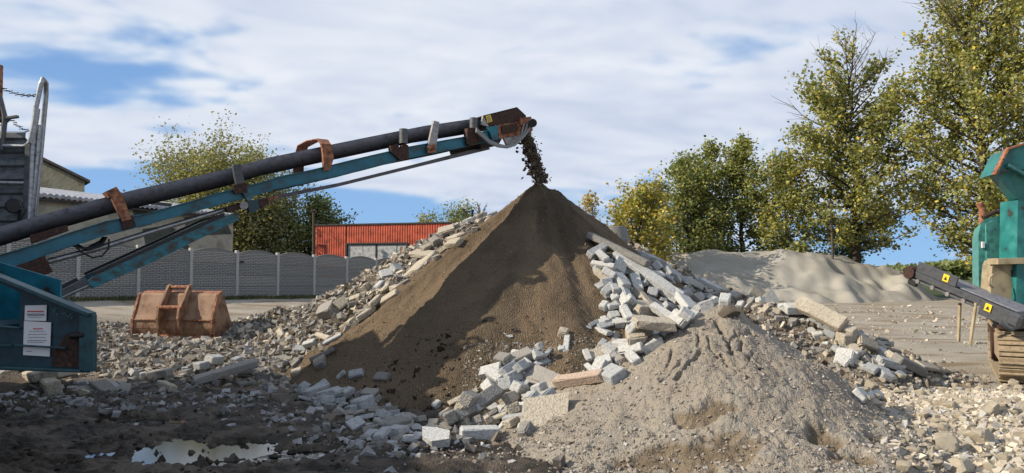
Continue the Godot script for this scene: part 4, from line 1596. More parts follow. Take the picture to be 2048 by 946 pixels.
	br.call([[1007, 275], [1045, 268], [1034, 287], [1014, 291]], -0.02, 0.04, M.steel, "scraper_plate")
	br.call([[957, 274], [1004, 278], [996, 291], [963, 297]], 0.0, 0.9, M.black, "head_underside")
	br.call([[1040, 236], [1062, 233], [1066, 246], [1042, 250]], -0.1, 0.05, M.rust, "motor_mount")
	var dr := MB.new()
	dr.tube(PackedVector3Array([cp(1040, 253, 0.05), cp(1040, 253, 0.05) + cw * 0.9]), 0.12, 0.12, 20)
	part(dr, "head_drum", M.belt, root)
	var mo := MB.new()
	mo.tube(PackedVector3Array([cp(1056, 249, -0.04), cp(1065, 246, -0.2)]), 0.06, 0.06, 16)
	part(mo, "hydraulic_motor", M.steel, root)
	var mc := MB.new()
	mc.tube(PackedVector3Array([cp(1065, 246, -0.2), cp(1066, 246, -0.24)]), 0.07, 0.065, 16)
	part(mc, "motor_cap", M.rubber, root)
	for i in 3:
		var mb := MB.new()
		mb.tube(cps([[952, 257 + i * 3], [964, 267 + i * 3], [978, 280 + i * 3], [996, 289 + i * 2], [1014, 293 + i], [1030, 288 + i], [1043 + i * 3, 272], [1046 + i * 7, 256], [1049 + i * 6, 248]], -0.1 - i * 0.03), 0.017, 0.017, 8)
		part(mb, "hydraulic_hose", M.hose_grey, root)
	var yl := MB.new()
	yl.plate(cps([[971, 232], [981, 229], [985, 243], [975, 246]], -0.066), cw * 0.004)
	part(yl, "warning_label", M.yellow, root)
	for i in 4:
		var q := MB.new()
		q.beam(cp(973.5 + i * 1.0, 234.5 + i * 3, -0.07), cp(980.0 + i * 0.8, 232.5 + i * 3, -0.07), 0.004, 0.012, Vector3.UP, 0.0)
		part(q, "label_print", M.print_grey, root)
	# lower housing with papers stuck to it
	var P := func(px: float, py: float, d: float) -> Vector3: return at_d(px, py, d)
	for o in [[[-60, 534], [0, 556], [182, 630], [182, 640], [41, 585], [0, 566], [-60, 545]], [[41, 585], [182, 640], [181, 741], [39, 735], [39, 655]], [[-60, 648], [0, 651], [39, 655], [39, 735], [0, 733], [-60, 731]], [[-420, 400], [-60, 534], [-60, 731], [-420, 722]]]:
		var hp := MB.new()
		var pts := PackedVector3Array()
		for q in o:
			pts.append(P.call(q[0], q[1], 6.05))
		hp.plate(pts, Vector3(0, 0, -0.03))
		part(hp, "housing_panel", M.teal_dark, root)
	var hb2 := MB.new()
	hb2.plate(PackedVector3Array([P.call(-430, 400, 6.9), P.call(120, 560, 6.9), P.call(120, 720, 6.9), P.call(-430, 720, 6.9)]), Vector3(0, 0, -0.03))
	part(hb2, "housing_back", M.teal, root)
	var hb3 := MB.new()
	hb3.plate(PackedVector3Array([P.call(-420, 722, 6.09), P.call(181, 741, 6.09), P.call(120, 720, 6.9), P.call(-430, 720, 6.9)]), Vector3(0, -0.02, 0))
	part(hb3, "housing_floor", M.teal, root)
	var fl := MB.new()
	fl.beam(P.call(-420, 398, 6.0), P.call(0, 554, 6.0), 0.12, 0.03)
	fl.beam(P.call(0, 554, 6.0), P.call(184, 629, 6.0), 0.12, 0.03)
	fl.beam(P.call(176, 629, 6.0), P.call(176, 742, 6.0), 0.12, 0.05, Vector3(0, 0, 1))
	fl.beam(P.call(-420, 722, 6.0), P.call(0, 734, 6.0), 0.1, 0.02)
	fl.beam(P.call(0, 734, 6.0), P.call(167, 741, 6.0), 0.1, 0.02)
	part(fl, "housing_flange", M.teal_edge, root)
	var hs := MB.new()
	hs.plate(PackedVector3Array([P.call(182, 630, 6.08), P.call(181, 741, 6.08), P.call(181, 741, 6.08) + Vector3(-0.85, 0, -1.1), P.call(182, 630, 6.08) + Vector3(-0.85, 0.1, -1.1)]), Vector3(-0.02, 0, 0))
	part(hs, "housing_end", M.teal_edge, root)
	var sill := MB.new()
	sill.beam(P.call(-60, 650, 6.02), P.call(40, 656, 6.02), 0.03, 0.012)
	part(sill, "opening_sill", M.teal_edge, root)
	var grease := MB.new()
	grease.plate(PackedVector3Array([P.call(118, 690, 6.04), P.call(132, 668, 6.04), P.call(166, 662, 6.04), P.call(166, 736, 6.04), P.call(104, 733, 6.04), P.call(103, 705, 6.04)]), Vector3(0, 0, -0.02))
	part(grease, "muddy_patch", M.darkrust, root)
	var hd := MB.new()
	hd.box(P.call(154, 670, 6.0), Basis(Vector3.BACK, 0.1), Vector3(0.11, 0.06, 0.05), 0.015)
	hd.tube(PackedVector3Array([P.call(140, 672, 5.98), P.call(168, 670, 5.98)]), 0.02, 0.02, 8)
	part(hd, "latch", M.rubber, root)
	for q in [[-40, 689, 24, 691], [30, 690, 132, 696]]:
		var mb := MB.new()
		mb.beam(P.call(q[0], q[1], 6.01), P.call(q[2], q[3], 6.01), 0.03, 0.012)
		part(mb, "bar", M.teal_edge, root)
	# papers: header in red, lines in grey
	for s in [[50, 611, 93, 610, 92, 642, 49, 641], [48, 642, 102, 645, 99, 713, 46, 710]]:
		var mb := MB.new()
		mb.plate(PackedVector3Array([P.call(s[0], s[1], 6.033), P.call(s[2], s[3], 6.033), P.call(s[4], s[5], 6.033), P.call(s[6], s[7], 6.033)]), Vector3(0, 0, -0.006))
		var pp := part(mb, "paper_notice", M.paper, root)
		var first: bool = s[1] < 630
		var rows := [[621.5, 55, 88, 2.6, true], [627, 54, 89, 2.2, false], [630, 54, 89, 1.6, false], [634, 58, 84, 0.8, false]] if first else [[656.5, 66, 85, 2.0, true], [662, 58, 90, 0.8, false], [668, 56, 93, 1.0, false], [674, 56, 92, 1.0, false], [680, 55, 93, 1.4, false], [684, 55, 88, 1.0, false], [702, 52, 64, 1.2, false]]
		for r in rows:
			var ink := MB.new()
			var x: float = r[1]
			while x < r[2] - 1.0:
				var wl := 3.2 if r[4] else 5.0
				var x1 := minf(x + wl, r[2])
				ink.plate(PackedVector3Array([P.call(x, r[0], 6.029), P.call(x1, r[0] + 0.1, 6.029), P.call(x1, r[0] + r[3], 6.029), P.call(x, r[0] + r[3], 6.029)]), Vector3(0, 0, -0.002))
				x += wl + 0.9
			part(ink, "print_line", M.print_red if r[4] else M.print_grey, pp)
	# chalk scribble on the housing
	var ch := MB.new()
	for q in [[105, 617, 108, 626], [108, 626, 112, 616], [113, 626, 114, 632], [124, 628, 130, 625], [130, 625, 134, 632], [136, 634, 143, 628], [142, 638, 145, 632]]:
		ch.beam(P.call(q[0], q[1], 6.03), P.call(q[2], q[3], 6.03), 0.004, 0.004, Vector3(0, 0, 1), 0.0)
	part(ch, "chalk_scribble", M.teal_clean, root)
	# platform with railing
	var D := 8.5
	var rl := MB.new()
	rl.tube(PackedVector3Array([P.call(57, 470, D), P.call(64, 300, D), P.call(72, 215, D), P.call(82, 168, D), P.call(86, 158, D), P.call(92, 166, D + 0.1), P.call(92, 190, D + 0.2), P.call(82, 300, D + 0.2), P.call(66, 470, D + 0.2)]), 0.028, 0.028, 10)
	part(rl, "railing", M.galv, root)
	var inner := MB.new()
	inner.tube(PackedVector3Array([P.call(78, 250, D + 0.05), P.call(74, 310, D + 0.05), P.call(60, 450, D + 0.05)]), 0.024, 0.024, 8)
	inner.tube(PackedVector3Array([P.call(74, 217, D - 0.01), P.call(69, 252, D - 0.01), P.call(61, 286, D - 0.01)]), 0.036, 0.036, 10)
	part(inner, "railing_sleeve", M.galv, root)
	var ps := MB.new()
	ps.beam(P.call(59, 288, D), P.call(52, 455, D), 0.06, 0.07, Vector3(0, 0, 1))
	part(ps, "platform_post", M.galv_dark, root)
	for y in [292, 366]:
		var mb := MB.new()
		mb.tube(PackedVector3Array([P.call(-160, y - 4, D + 0.0), P.call(0, y, D), P.call(48, y + 1, D), P.call(56, y - 3, D), P.call(59, y - 8, D + 0.04)]), 0.026, 0.026, 10)
		part(mb, "hand_rail", M.galv, root)
	var shm := MB.new()
	var c0 := P.call(-170, 455, D + 0.1)
	var c1 := P.call(50, 455, D + 0.1)
	var ph := 0.16
	for i in 7:
		var yb: float = c0.y + i * ph
		var f := [Vector3(0, 0, 0), Vector3(0, ph * 0.35, 0.0), Vector3(0, ph * 0.5, 0.04), Vector3(0, ph * 0.85, 0.04), Vector3(0, ph, 0)]
		for k in 4:
			var u: Vector3 = Vector3(0, yb, 0) + f[k]
			var w: Vector3 = Vector3(0, yb, 0) + f[k + 1]
			shm.quad(Vector3(c0.x, u.y, c0.z + u.z), Vector3(c1.x, u.y, c0.z + u.z), Vector3(c1.x, w.y, c0.z + w.z), Vector3(c0.x, w.y, c0.z + w.z), Vector3(c0.x, yb, c0.z - 3))
	part(shm, "corrugated_guard", M.sheet, root)
	var blot := MB.new()  # dark blotch on the guard, given an invented solid shape
	blot.tube(PackedVector3Array([P.call(27, 412, D + 0.02), P.call(27, 412, D - 0.12)]), 0.085, 0.07, 12)
	blot.tube(PackedVector3Array([P.call(27, 414, D - 0.05), P.call(46, 420, D - 0.05), P.call(40, 440, D - 0.02)]), 0.045, 0.03, 8)
	part(blot, "dark_blotch", M.black, root)
	var lv := MB.new()
	lv.tube(PackedVector3Array([P.call(-30, 150, D), P.call(0, 196, D), P.call(10, 236, D), P.call(3, 300, D)]), 0.03, 0.03, 8)
	lv.beam(P.call(-10, 240, D), P.call(36, 233, D), 0.05, 0.03)
	lv.beam(P.call(2, 252, D), P.call(20, 238, D), 0.03, 0.025)
	part(lv, "lever_arm", M.galv_dark, root)
	var om := MB.new()
	om.beam(P.call(0, 130, D), P.call(-2, 245, D), 0.04, 0.06, Vector3(0, 0, 1))
	part(om, "orange_mast", M.rust, root)
	for s in [[-10, 168, 78, 190, 9.0], [22, 238, 62, 262, 6.0]]:
		var a: Vector3 = P.call(s[0], s[1], D)
		var b: Vector3 = P.call(s[2], s[3], D)
		var chn := MB.new()
		var cnt := int(a.distance_to(b) / 0.035)
		for i in cnt:
			var t := (i + 0.5) / cnt
			var q := a.lerp(b, t) - Vector3(0, s[4] / 1490.0 * D * 4.0 * t * (1.0 - t), 0)
			var bs := Basis(Vector3.RIGHT, PI / 2 * (i % 2)) * Basis(Vector3.UP, 0.2)
			chn.box(q + bs * Vector3(0, 0, 0.011), bs, Vector3(0.045, 0.008, 0.008))
			chn.box(q - bs * Vector3(0, 0, 0.011), bs, Vector3(0.045, 0.008, 0.008))
		part(chn, "safety_chain", M.galv_dark, root)
	# the body of the machine, beyond the frame's edge
	var bx := func(at: Vector3, size: Vector3, m: Material, called: String) -> void:
		var mb := MB.new()
		mb.box(at, Basis(), size, 0.03)
		part(mb, called, m, root)
	bx.call(Vector3(-8.6, 1.1, -6.4), Vector3(3.0, 0.5, 6.6), M.teal_dark, "chassis")
	bx.call(Vector3(-8.9, 2.3, -6.3), Vector3(2.6, 1.9, 6.6), M.teal_dark, "engine_house")
	bx.call(Vector3(-5.2, 1.0, -6.7), Vector3(1.6, 0.35, 0.9), M.teal_dark, "housing_frame")
	var hop := MB.new()
	var hb := [Vector3(-10.2, 3.25, -9.4), Vector3(-7.6, 3.25, -9.4), Vector3(-7.6, 3.25, -3.2), Vector3(-10.2, 3.25, -3.2)]
	var ht := [Vector3(-10.7, 3.95, -9.9), Vector3(-7.2, 3.95, -9.9), Vector3(-7.2, 3.95, -2.7), Vector3(-10.7, 3.95, -2.7)]
	for i in 4:
		var j := (i + 1) % 4
		hop.plate(PackedVector3Array([hb[i], hb[j], ht[j], ht[i]]), (Vector3(-8.9, 0, -6.3) - Vector3(hb[i].x + hb[j].x, 0, hb[i].z + hb[j].z) / 2).normalized() * 0.03)
	part(hop, "feed_hopper", M.teal, root)
	for x in [-9.9, -7.6]:
		crawler(root, Vector3(x, 0.02, -6.4), Vector3(0, 0, 1), 4.6, 0.8, 0.45)


# a crawler track: belt of pads round two wheels
func crawler(root: Node3D, at: Vector3, ahead: Vector3, length: float, height: float, width: float) -> void:
	var r := height / 2
	var side := ahead.cross(Vector3.UP).normalized()
	var half := length / 2 - r
	var peri := 4.0 * half + TAU * r
	var n := int(peri / 0.17)
	var fr := MB.new()
	fr.box(at + Vector3(0, r, 0), Basis(ahead, Vector3.UP, -side), Vector3(length - 0.5, height * 0.55, width * 0.7), 0.03)
	part(fr, "track_frame", M.track, root)
	for s in [-1.0, 1.0]:
		var mb := MB.new()
		var c: Vector3 = at + Vector3(0, r, 0) + ahead * half * s
		mb.tube(PackedVector3Array([c - side * width * 0.42, c + side * width * 0.42]), r * 0.86, r * 0.86, 20)
		part(mb, "track_wheel", M.darkrust, root)
	for i in n:
		var u := peri * i / n
		var p := Vector2.ZERO
		var nv := Vector2.ZERO
		if u < 2 * half:
			p = Vector2(-half + u, r)
			nv = Vector2(0, 1)
		elif u < 2 * half + PI * r:
			var a := (u - 2 * half) / r
			nv = Vector2(sin(a), cos(a))
			p = Vector2(half, 0) + nv * r
		elif u < 4 * half + PI * r:
			p = Vector2(half - (u - 2 * half - PI * r), -r)
			nv = Vector2(0, -1)
		else:
			var a := (u - 4 * half - PI * r) / r
			nv = Vector2(-sin(a), -cos(a))
			p = Vector2(-half, 0) + nv * r
		var c := at + Vector3(0, r + p.y, 0) + ahead * p.x
		var up := Vector3(0, nv.y, 0) + ahead * nv.x
		var fwd := side.cross(up)
		var bs := Basis(side, up, fwd)
		var mb := MB.new()
		mb.box(c - up * 0.02, bs, Vector3(width, 0.025, 0.15), 0.006)
		mb.box(c + up * 0.005, bs, Vector3(width, 0.035, 0.03), 0.008)
		part(mb, "track_pad", M.track, root)


# ------------------------------------------------------------------ the other crusher
func crusher() -> void:
	var root := thing("tracked_crusher", "teal and tan tracked crusher with a dark side conveyor, beside the limestone rubble", "crusher", Vector3(7.6, 0, -12))
	var P := func(px: float, py: float, d: float) -> Vector3: return at_d(px, py, d)
	crawler(root, Vector3(8.05, 0.0, -12.1), Vector3(-0.5, 0, 0.86).normalized(), 3.4, 0.74, 0.5)
	crawler(root, Vector3(9.7, 0.0, -11.2), Vector3(-0.5, 0, 0.86).normalized(), 3.4, 0.74, 0.5)
	var dk := MB.new()
	dk.box(Vector3(8.85, 0.8, -11.75), Basis(Vector3.UP, -0.53), Vector3(2.2, 0.1, 3.0), 0.02)
	part(dk, "deck", M.darkrust, root)
	for o in [[[1985, 530], [1990, 520], [2140, 518], [2140, 540], [2022, 540], [1984, 545]], [[1984, 545], [2022, 540], [2024, 578], [1990, 600], [1980, 600]], [[1980, 600], [1990, 600], [2024, 578], [2080, 578], [2080, 640], [1995, 640]], [[2080, 540], [2140, 540], [2140, 640], [2080, 640]]]:
		var ts := MB.new()
		var pts := PackedVector3Array()
		for q in o:
			pts.append(P.call(q[0], q[1], 11.0))
		ts.plate(pts, Vector3(0.1, 0, -0.4))
		part(ts, "tan_side", M.tan_paint, root)
	var lg := MB.new()
	lg.beam(P.call(1985, 523, 10.95), P.call(2120, 520, 10.95), 0.25, 0.09)
	part(lg, "tan_ledge", M.tan_paint, root)
	var grip := MB.new()
	grip.tube(PackedVector3Array([P.call(1986, 575, 10.9), P.call(1979, 570, 10.85), P.call(1979, 556, 10.85), P.call(1986, 550, 10.9)]), 0.018, 0.018, 8)
	part(grip, "grab_handle", M.tan_paint, root)
	# engine cover with rounded shoulders
	var prof := PackedVector3Array()
	for q in [[1958, 590], [1957, 470], [1962, 446], [1972, 437], [1995, 432], [2140, 428], [2140, 590]]:
		prof.append(P.call(q[0], q[1], 11.5))
	var ec := MB.new()
	ec.plate(prof, Vector3(0.95, 0, -1.7))
	var cover := part(ec, "engine_cover", M.teal_pale, root)
	var fc := MB.new()
	fc.plate(PackedVector3Array([P.call(1972, 448, 11.48), P.call(1985, 442, 11.48), P.call(2034, 440, 11.48), P.call(2034, 560, 11.48), P.call(1974, 560, 11.48)]), Vector3(0, 0, -0.03))
	part(fc, "cover_door", M.teal_pale, cover)
	var lt := MB.new()
	lt.box(P.call(1966, 490, 11.48), Basis(), Vector3(0.05, 0.1, 0.03), 0.01)
	part(lt, "latch", M.paper, cover)
	var ex := MB.new()
	ex.tube(PackedVector3Array([P.call(1966, 446, 12.2), P.call(1965, 418, 12.2), P.call(1958, 406, 12.2)]), 0.06, 0.055, 12)
	part(ex, "exhaust_pipe", M.rust, root)
	var rail := MB.new()
	rail.tube(PackedVector3Array([P.call(1966, 436, 11.9), P.call(1990, 424, 11.9), P.call(2140, 420, 11.9)]), 0.035, 0.035, 8)
	part(rail, "pipe_rail", M.darkrust, root)
	# upright and flared hopper
	var up := MB.new()
	up.plate(PackedVector3Array([P.call(2032, 610, 10.9), P.call(2036, 400, 10.9), P.call(2140, 380, 10.9), P.call(2140, 610, 10.9)]), Vector3(0, 0, -0.4))
	part(up, "upright", M.teal_green, root)
	var hp := MB.new()
	hp.plate(PackedVector3Array([P.call(1988, 348, 10.7), P.call(2012, 300, 10.7), P.call(2140, 262, 10.7), P.call(2140, 330, 10.7), P.call(2030, 340, 10.7)]), Vector3(0.1, 0.0, -0.5))
	part(hp, "hopper_flare", M.teal_green, root)
	var hd := MB.new()
	hd.plate(PackedVector3Array([P.call(1990, 347, 10.72), P.call(2018, 312, 10.75), P.call(2140, 372, 10.9), P.call(2140, 420, 10.9), P.call(2032, 398, 10.9)]), Vector3(0.1, 0, -0.3))
	part(hd, "hopper_underside", M.teal_green, root)
	var rim := MB.new()
	rim.beam(P.call(1988, 350, 10.66), P.call(2014, 298, 10.66), 0.08, 0.03)
	rim.beam(P.call(2014, 298, 10.66), P.call(2140, 260, 10.66), 0.08, 0.03)
	part(rim, "hopper_rim", M.rust, root)
	var rb := MB.new()
	rb.beam(P.call(2014, 330, 10.66), P.call(2080, 366, 10.8), 0.06, 0.05)
	part(rb, "hopper_rib", M.teal_clean, root)
	# side conveyor
	var a: Vector3 = P.call(1822, 545, 11.8)
	var b: Vector3 = P.call(2030, 632, 10.3)
	var dirv := (b - a).normalized()
	var out := Vector3(-dirv.z, 0, dirv.x).normalized()
	if out.z < 0:
		out = -out
	var upv := out.cross(dirv).normalized()
	if upv.y < 0:
		upv = -upv
	var bs := Basis(dirv, upv, dirv.cross(upv))
	var len_ := a.distance_to(b)
	for s in [0.0, -0.5]:
		var mb := MB.new()
		mb.box((a + b) / 2 + out * s, bs, Vector3(len_, 0.1, 0.05), 0.01)
		part(mb, "conveyor_beam", M.dark_steel, root)
		var rl := MB.new()
		rl.box((a + b) / 2 + out * s - upv * 0.085, bs, Vector3(len_ * 0.96, 0.035, 0.07), 0.008)
		part(rl, "conveyor_rail", M.galv_dark, root)
	for i in 6:
		var ir := MB.new()
		var c: Vector3 = a.lerp(b, (i + 0.7) / 6.5) - upv * 0.08
		ir.tube(PackedVector3Array([c + out * 0.05, c - out * 0.55]), 0.035, 0.035, 10)
		part(ir, "return_roller", M.steel, root)
	var sk := MB.new()
	sk.box(a + dirv * 0.45 + upv * 0.14 + out * 0.02, bs, Vector3(0.7, 0.16, 0.03), 0.008)
	sk.box(b - dirv * 0.2 - upv * 0.06 + out * 0.03, bs, Vector3(0.55, 0.22, 0.05), 0.008)
	part(sk, "conveyor_skirt", M.dark_steel, root)
	var bt := MB.new()
	bt.box((a + b) / 2 + upv * 0.06 - out * 0.25, bs, Vector3(len_ + 0.1, 0.02, 0.42), 0.004)
	part(bt, "conveyor_belt", M.belt, root)
	var rp := MB.new()
	rp.tube(PackedVector3Array([a + out * 0.06, a - out * 0.56]), 0.1, 0.1, 16)
	part(rp, "conveyor_drum", M.darkrust, root)
	var tip := MB.new()
	tip.box(a + dirv * 0.1 - upv * 0.14 + out * 0.02, bs, Vector3(0.16, 0.08, 0.06), 0.02)
	part(tip, "scraper", M.black, root)
	for t in [0.36, 0.8]:
		var mb := MB.new()
		var c: Vector3 = a.lerp(b, t) + out * (0.07 if t > 0.5 else 0.042) + upv * (0.14 if t < 0.5 else -0.02)
		mb.box(c, bs, Vector3(0.1, 0.11, 0.008), 0.002)
		var lab := part(mb, "warning_label", M.yellow, root)
		var tm := MB.new()
		tm.plate(PackedVector3Array([c + bs * Vector3(-0.03, -0.03, 0.005), c + bs * Vector3(0.03, -0.03, 0.005), c + bs * Vector3(0, 0.03, 0.005)]), bs * Vector3(0, 0, 0.001))
		part(tm, "warning_triangle", M.black, lab)
	for q in [[1952, 606, 1940, 692, 10.8], [1920, 606, 1917, 684, 11.4]]:
		var mb := MB.new()
		mb.beam(P.call(q[0], q[1], q[4]), P.call(q[2], q[3], q[4]), 0.03, 0.05, Vector3(0, 0, 1))
		part(mb, "stand_leg", M.tan_paint, root)
	var cl := MB.new()
	cl.box(P.call(2040, 640, 10.2), bs, Vector3(0.2, 0.2, 0.3), 0.04)
	cl.tube(PackedVector3Array([P.call(2000, 646, 10.15), P.call(2020, 660, 10.1), P.call(2046, 650, 10.15)]), 0.03, 0.03, 8)
	part(cl, "pivot_box", M.dark_steel, root)


# ------------------------------------------------------------------ digger bucket
func bucket() -> void:
	var bl := hit(267, 672)
	var L := 1.71
	var x := Vector3(cos(0.16), 0, sin(0.16))
	var out := Vector3(-x.z, 0, x.x)
	var o := bl - out * 0.2
	o.y = minf(top(o.x, -o.z), top(o.x + x.x * L, -(o.z + x.z * L))) - 0.03
	var root := thing("excavator_bucket", "rusty brown excavator bucket with two lugs, lying on the rubble before the fence", "bucket", o)
	var bs := Basis(x, Vector3.UP, out)
	# section: y up, z towards the viewer (back of the bucket), opening on the far side
	var sec := [Vector2(-0.62, 0.08), Vector2(-0.42, 0.02), Vector2(-0.2, 0.0), Vector2(0.0, 0.015), Vector2(0.12, 0.06), Vector2(0.2, 0.14), Vector2(0.24, 0.26), Vector2(0.25, 0.42), Vector2(0.2, 0.52), Vector2(0.06, 0.9), Vector2(0.02, 0.94), Vector2(-0.06, 0.95)]
	var shell := MB.new()
	for i in sec.size() - 1:
		var a: Vector2 = sec[i]
		var b: Vector2 = sec[i + 1]
		var p0 := Vector3(0, a.y, a.x)
		var p1 := Vector3(0, b.y, b.x)
		var xx := Vector3(L, 0, 0)
		var nn := Vector3(0, -(b.x - a.x), b.y - a.y).normalized() * 0.025
		shell.quad(p0, p1, p1 + xx, p0 + xx, (p0 + p1) / 2 - nn * 9)
		shell.quad(p0 - nn, p1 - nn, p1 - nn + xx, p0 - nn + xx, (p0 + p1) / 2 + nn * 9)
	var s := put(shell.mesh(), "shell", M.bucket, root)
	s.basis = bs
	for k in 2:
		var pl := MB.new()
		var pts := PackedVector3Array()
		for q in sec:
			pts.append(Vector3(0, q.y, q.x))
		pts.append(Vector3(0, 0.86, -0.17))
		pts.append(Vector3(0, 0.40, -0.42))
		pts.append(Vector3(0, 0.2, -0.62))
		pl.plate(pts, Vector3(0.03, 0, 0))
		var e := put(pl.mesh(), "end_plate", M.bucket, root)
		e.basis = bs
		e.position = bs * Vector3(-0.015 if k == 0 else L - 0.015, 0, 0)
		var ed := MB.new()
		for i in range(3, sec.size() - 1):
			ed.beam(Vector3(0.015, sec[i].y, sec[i].x + 0.012), Vector3(0.015, sec[i + 1].y, sec[i + 1].x + 0.012), 0.05, 0.02)
		put(ed.mesh(), "edge_strip", M.rust, e)
	var sc := MB.new()
	sc.box(Vector3(L - 0.02, 0.22, -0.6), Basis(), Vector3(0.06, 0.26, 0.22), 0.02)
	put(sc.mesh(), "side_cutter", M.darkrust, root).basis = bs
	var wear := MB.new()
	wear.box(Vector3(L / 2, 0.42, 0.262), Basis(), Vector3(L - 0.04, 0.018, 0.02))
	wear.box(Vector3(L / 2, 0.1, 0.2), Basis(Vector3.RIGHT, -0.6), Vector3(L - 0.04, 0.1, 0.02), 0.004)
	put(wear.mesh(), "wear_strip", M.rust, root).basis = bs
	for xx in [0.62, 1.06]:
		var lg := MB.new()
		var p := PackedVector3Array()
		for q in [[0.25, 0.14], [0.36, 0.25], [0.42, 0.46], [0.38, 0.66], [0.24, 0.82], [0.12, 1.02], [0.06, 1.1], [-0.02, 1.12], [-0.06, 1.05], [0.0, 0.93], [0.05, 0.88], [0.18, 0.52], [0.24, 0.40]]:
			p.append(Vector3(xx, q[1], q[0]))
		lg.plate(p, Vector3(0.045, 0, 0))
		var l := put(lg.mesh(), "lug", M.bucket, root)
		l.basis = bs
	for q in [[0.02, 1.06, 0.04], [0.33, 0.67, 0.04]]:
		var pn := MB.new()
		pn.tube(PackedVector3Array([Vector3(0.6, q[1], q[0]), Vector3(1.125, q[1], q[0])]), q[2], q[2], 14)
		put(pn.mesh(), "pin", M.rust, root).basis = bs
	var tb := MB.new()
	tb.box(Vector3(L / 2, 0.95, -0.1), Basis(Vector3.RIGHT, 0.25), Vector3(L, 0.05, 0.14), 0.01)
	put(tb.mesh(), "top_beam", M.rust, root).basis = bs


# ------------------------------------------------------------------ all the loose blocks
const L_HEAP := "concrete block in the white rubble between sand cone and cracked mound"
const G_HEAP := "concrete blocks on the white rubble slope"
const L_FOOT := "concrete block heaped at the sand cone's foot beside the big tan slab"
const G_FOOT := "concrete blocks heaped at the sand cone's foot"
const L_MUD := "broken concrete piece lying at the edge of the wet mud"
const G_MUD := "broken concrete pieces along the mud"
const L_SLOPE := "broken concrete piece on the rubble slope between fence and sand cone"
const G_SLOPE := "broken concrete pieces on the long rubble slope"
const L_RIDGE := "stone block on the low ridge between cracked mound and crusher"
const G_RIDGE := "stone blocks on the low ridge"


func described(m: Material, long: float, wide: float, thick: float, place: String) -> String:
	var tone := "white"
	if m == M.block_blue: tone = "bluish grey"
	elif m == M.block_cream: tone = "cream"
	elif m == M.block_rough: tone = "pebbly grey"
	elif m == M.block_dark: tone = "dark grey"
	var form := "squat"
	if long > 2.6 * maxf(wide, thick): form = "long"
	elif thick < 0.55 * minf(long, wide): form = "flat"
	elif long > 1.7 * wide: form = "oblong"
	return "%s %s %s" % [form, tone, place]


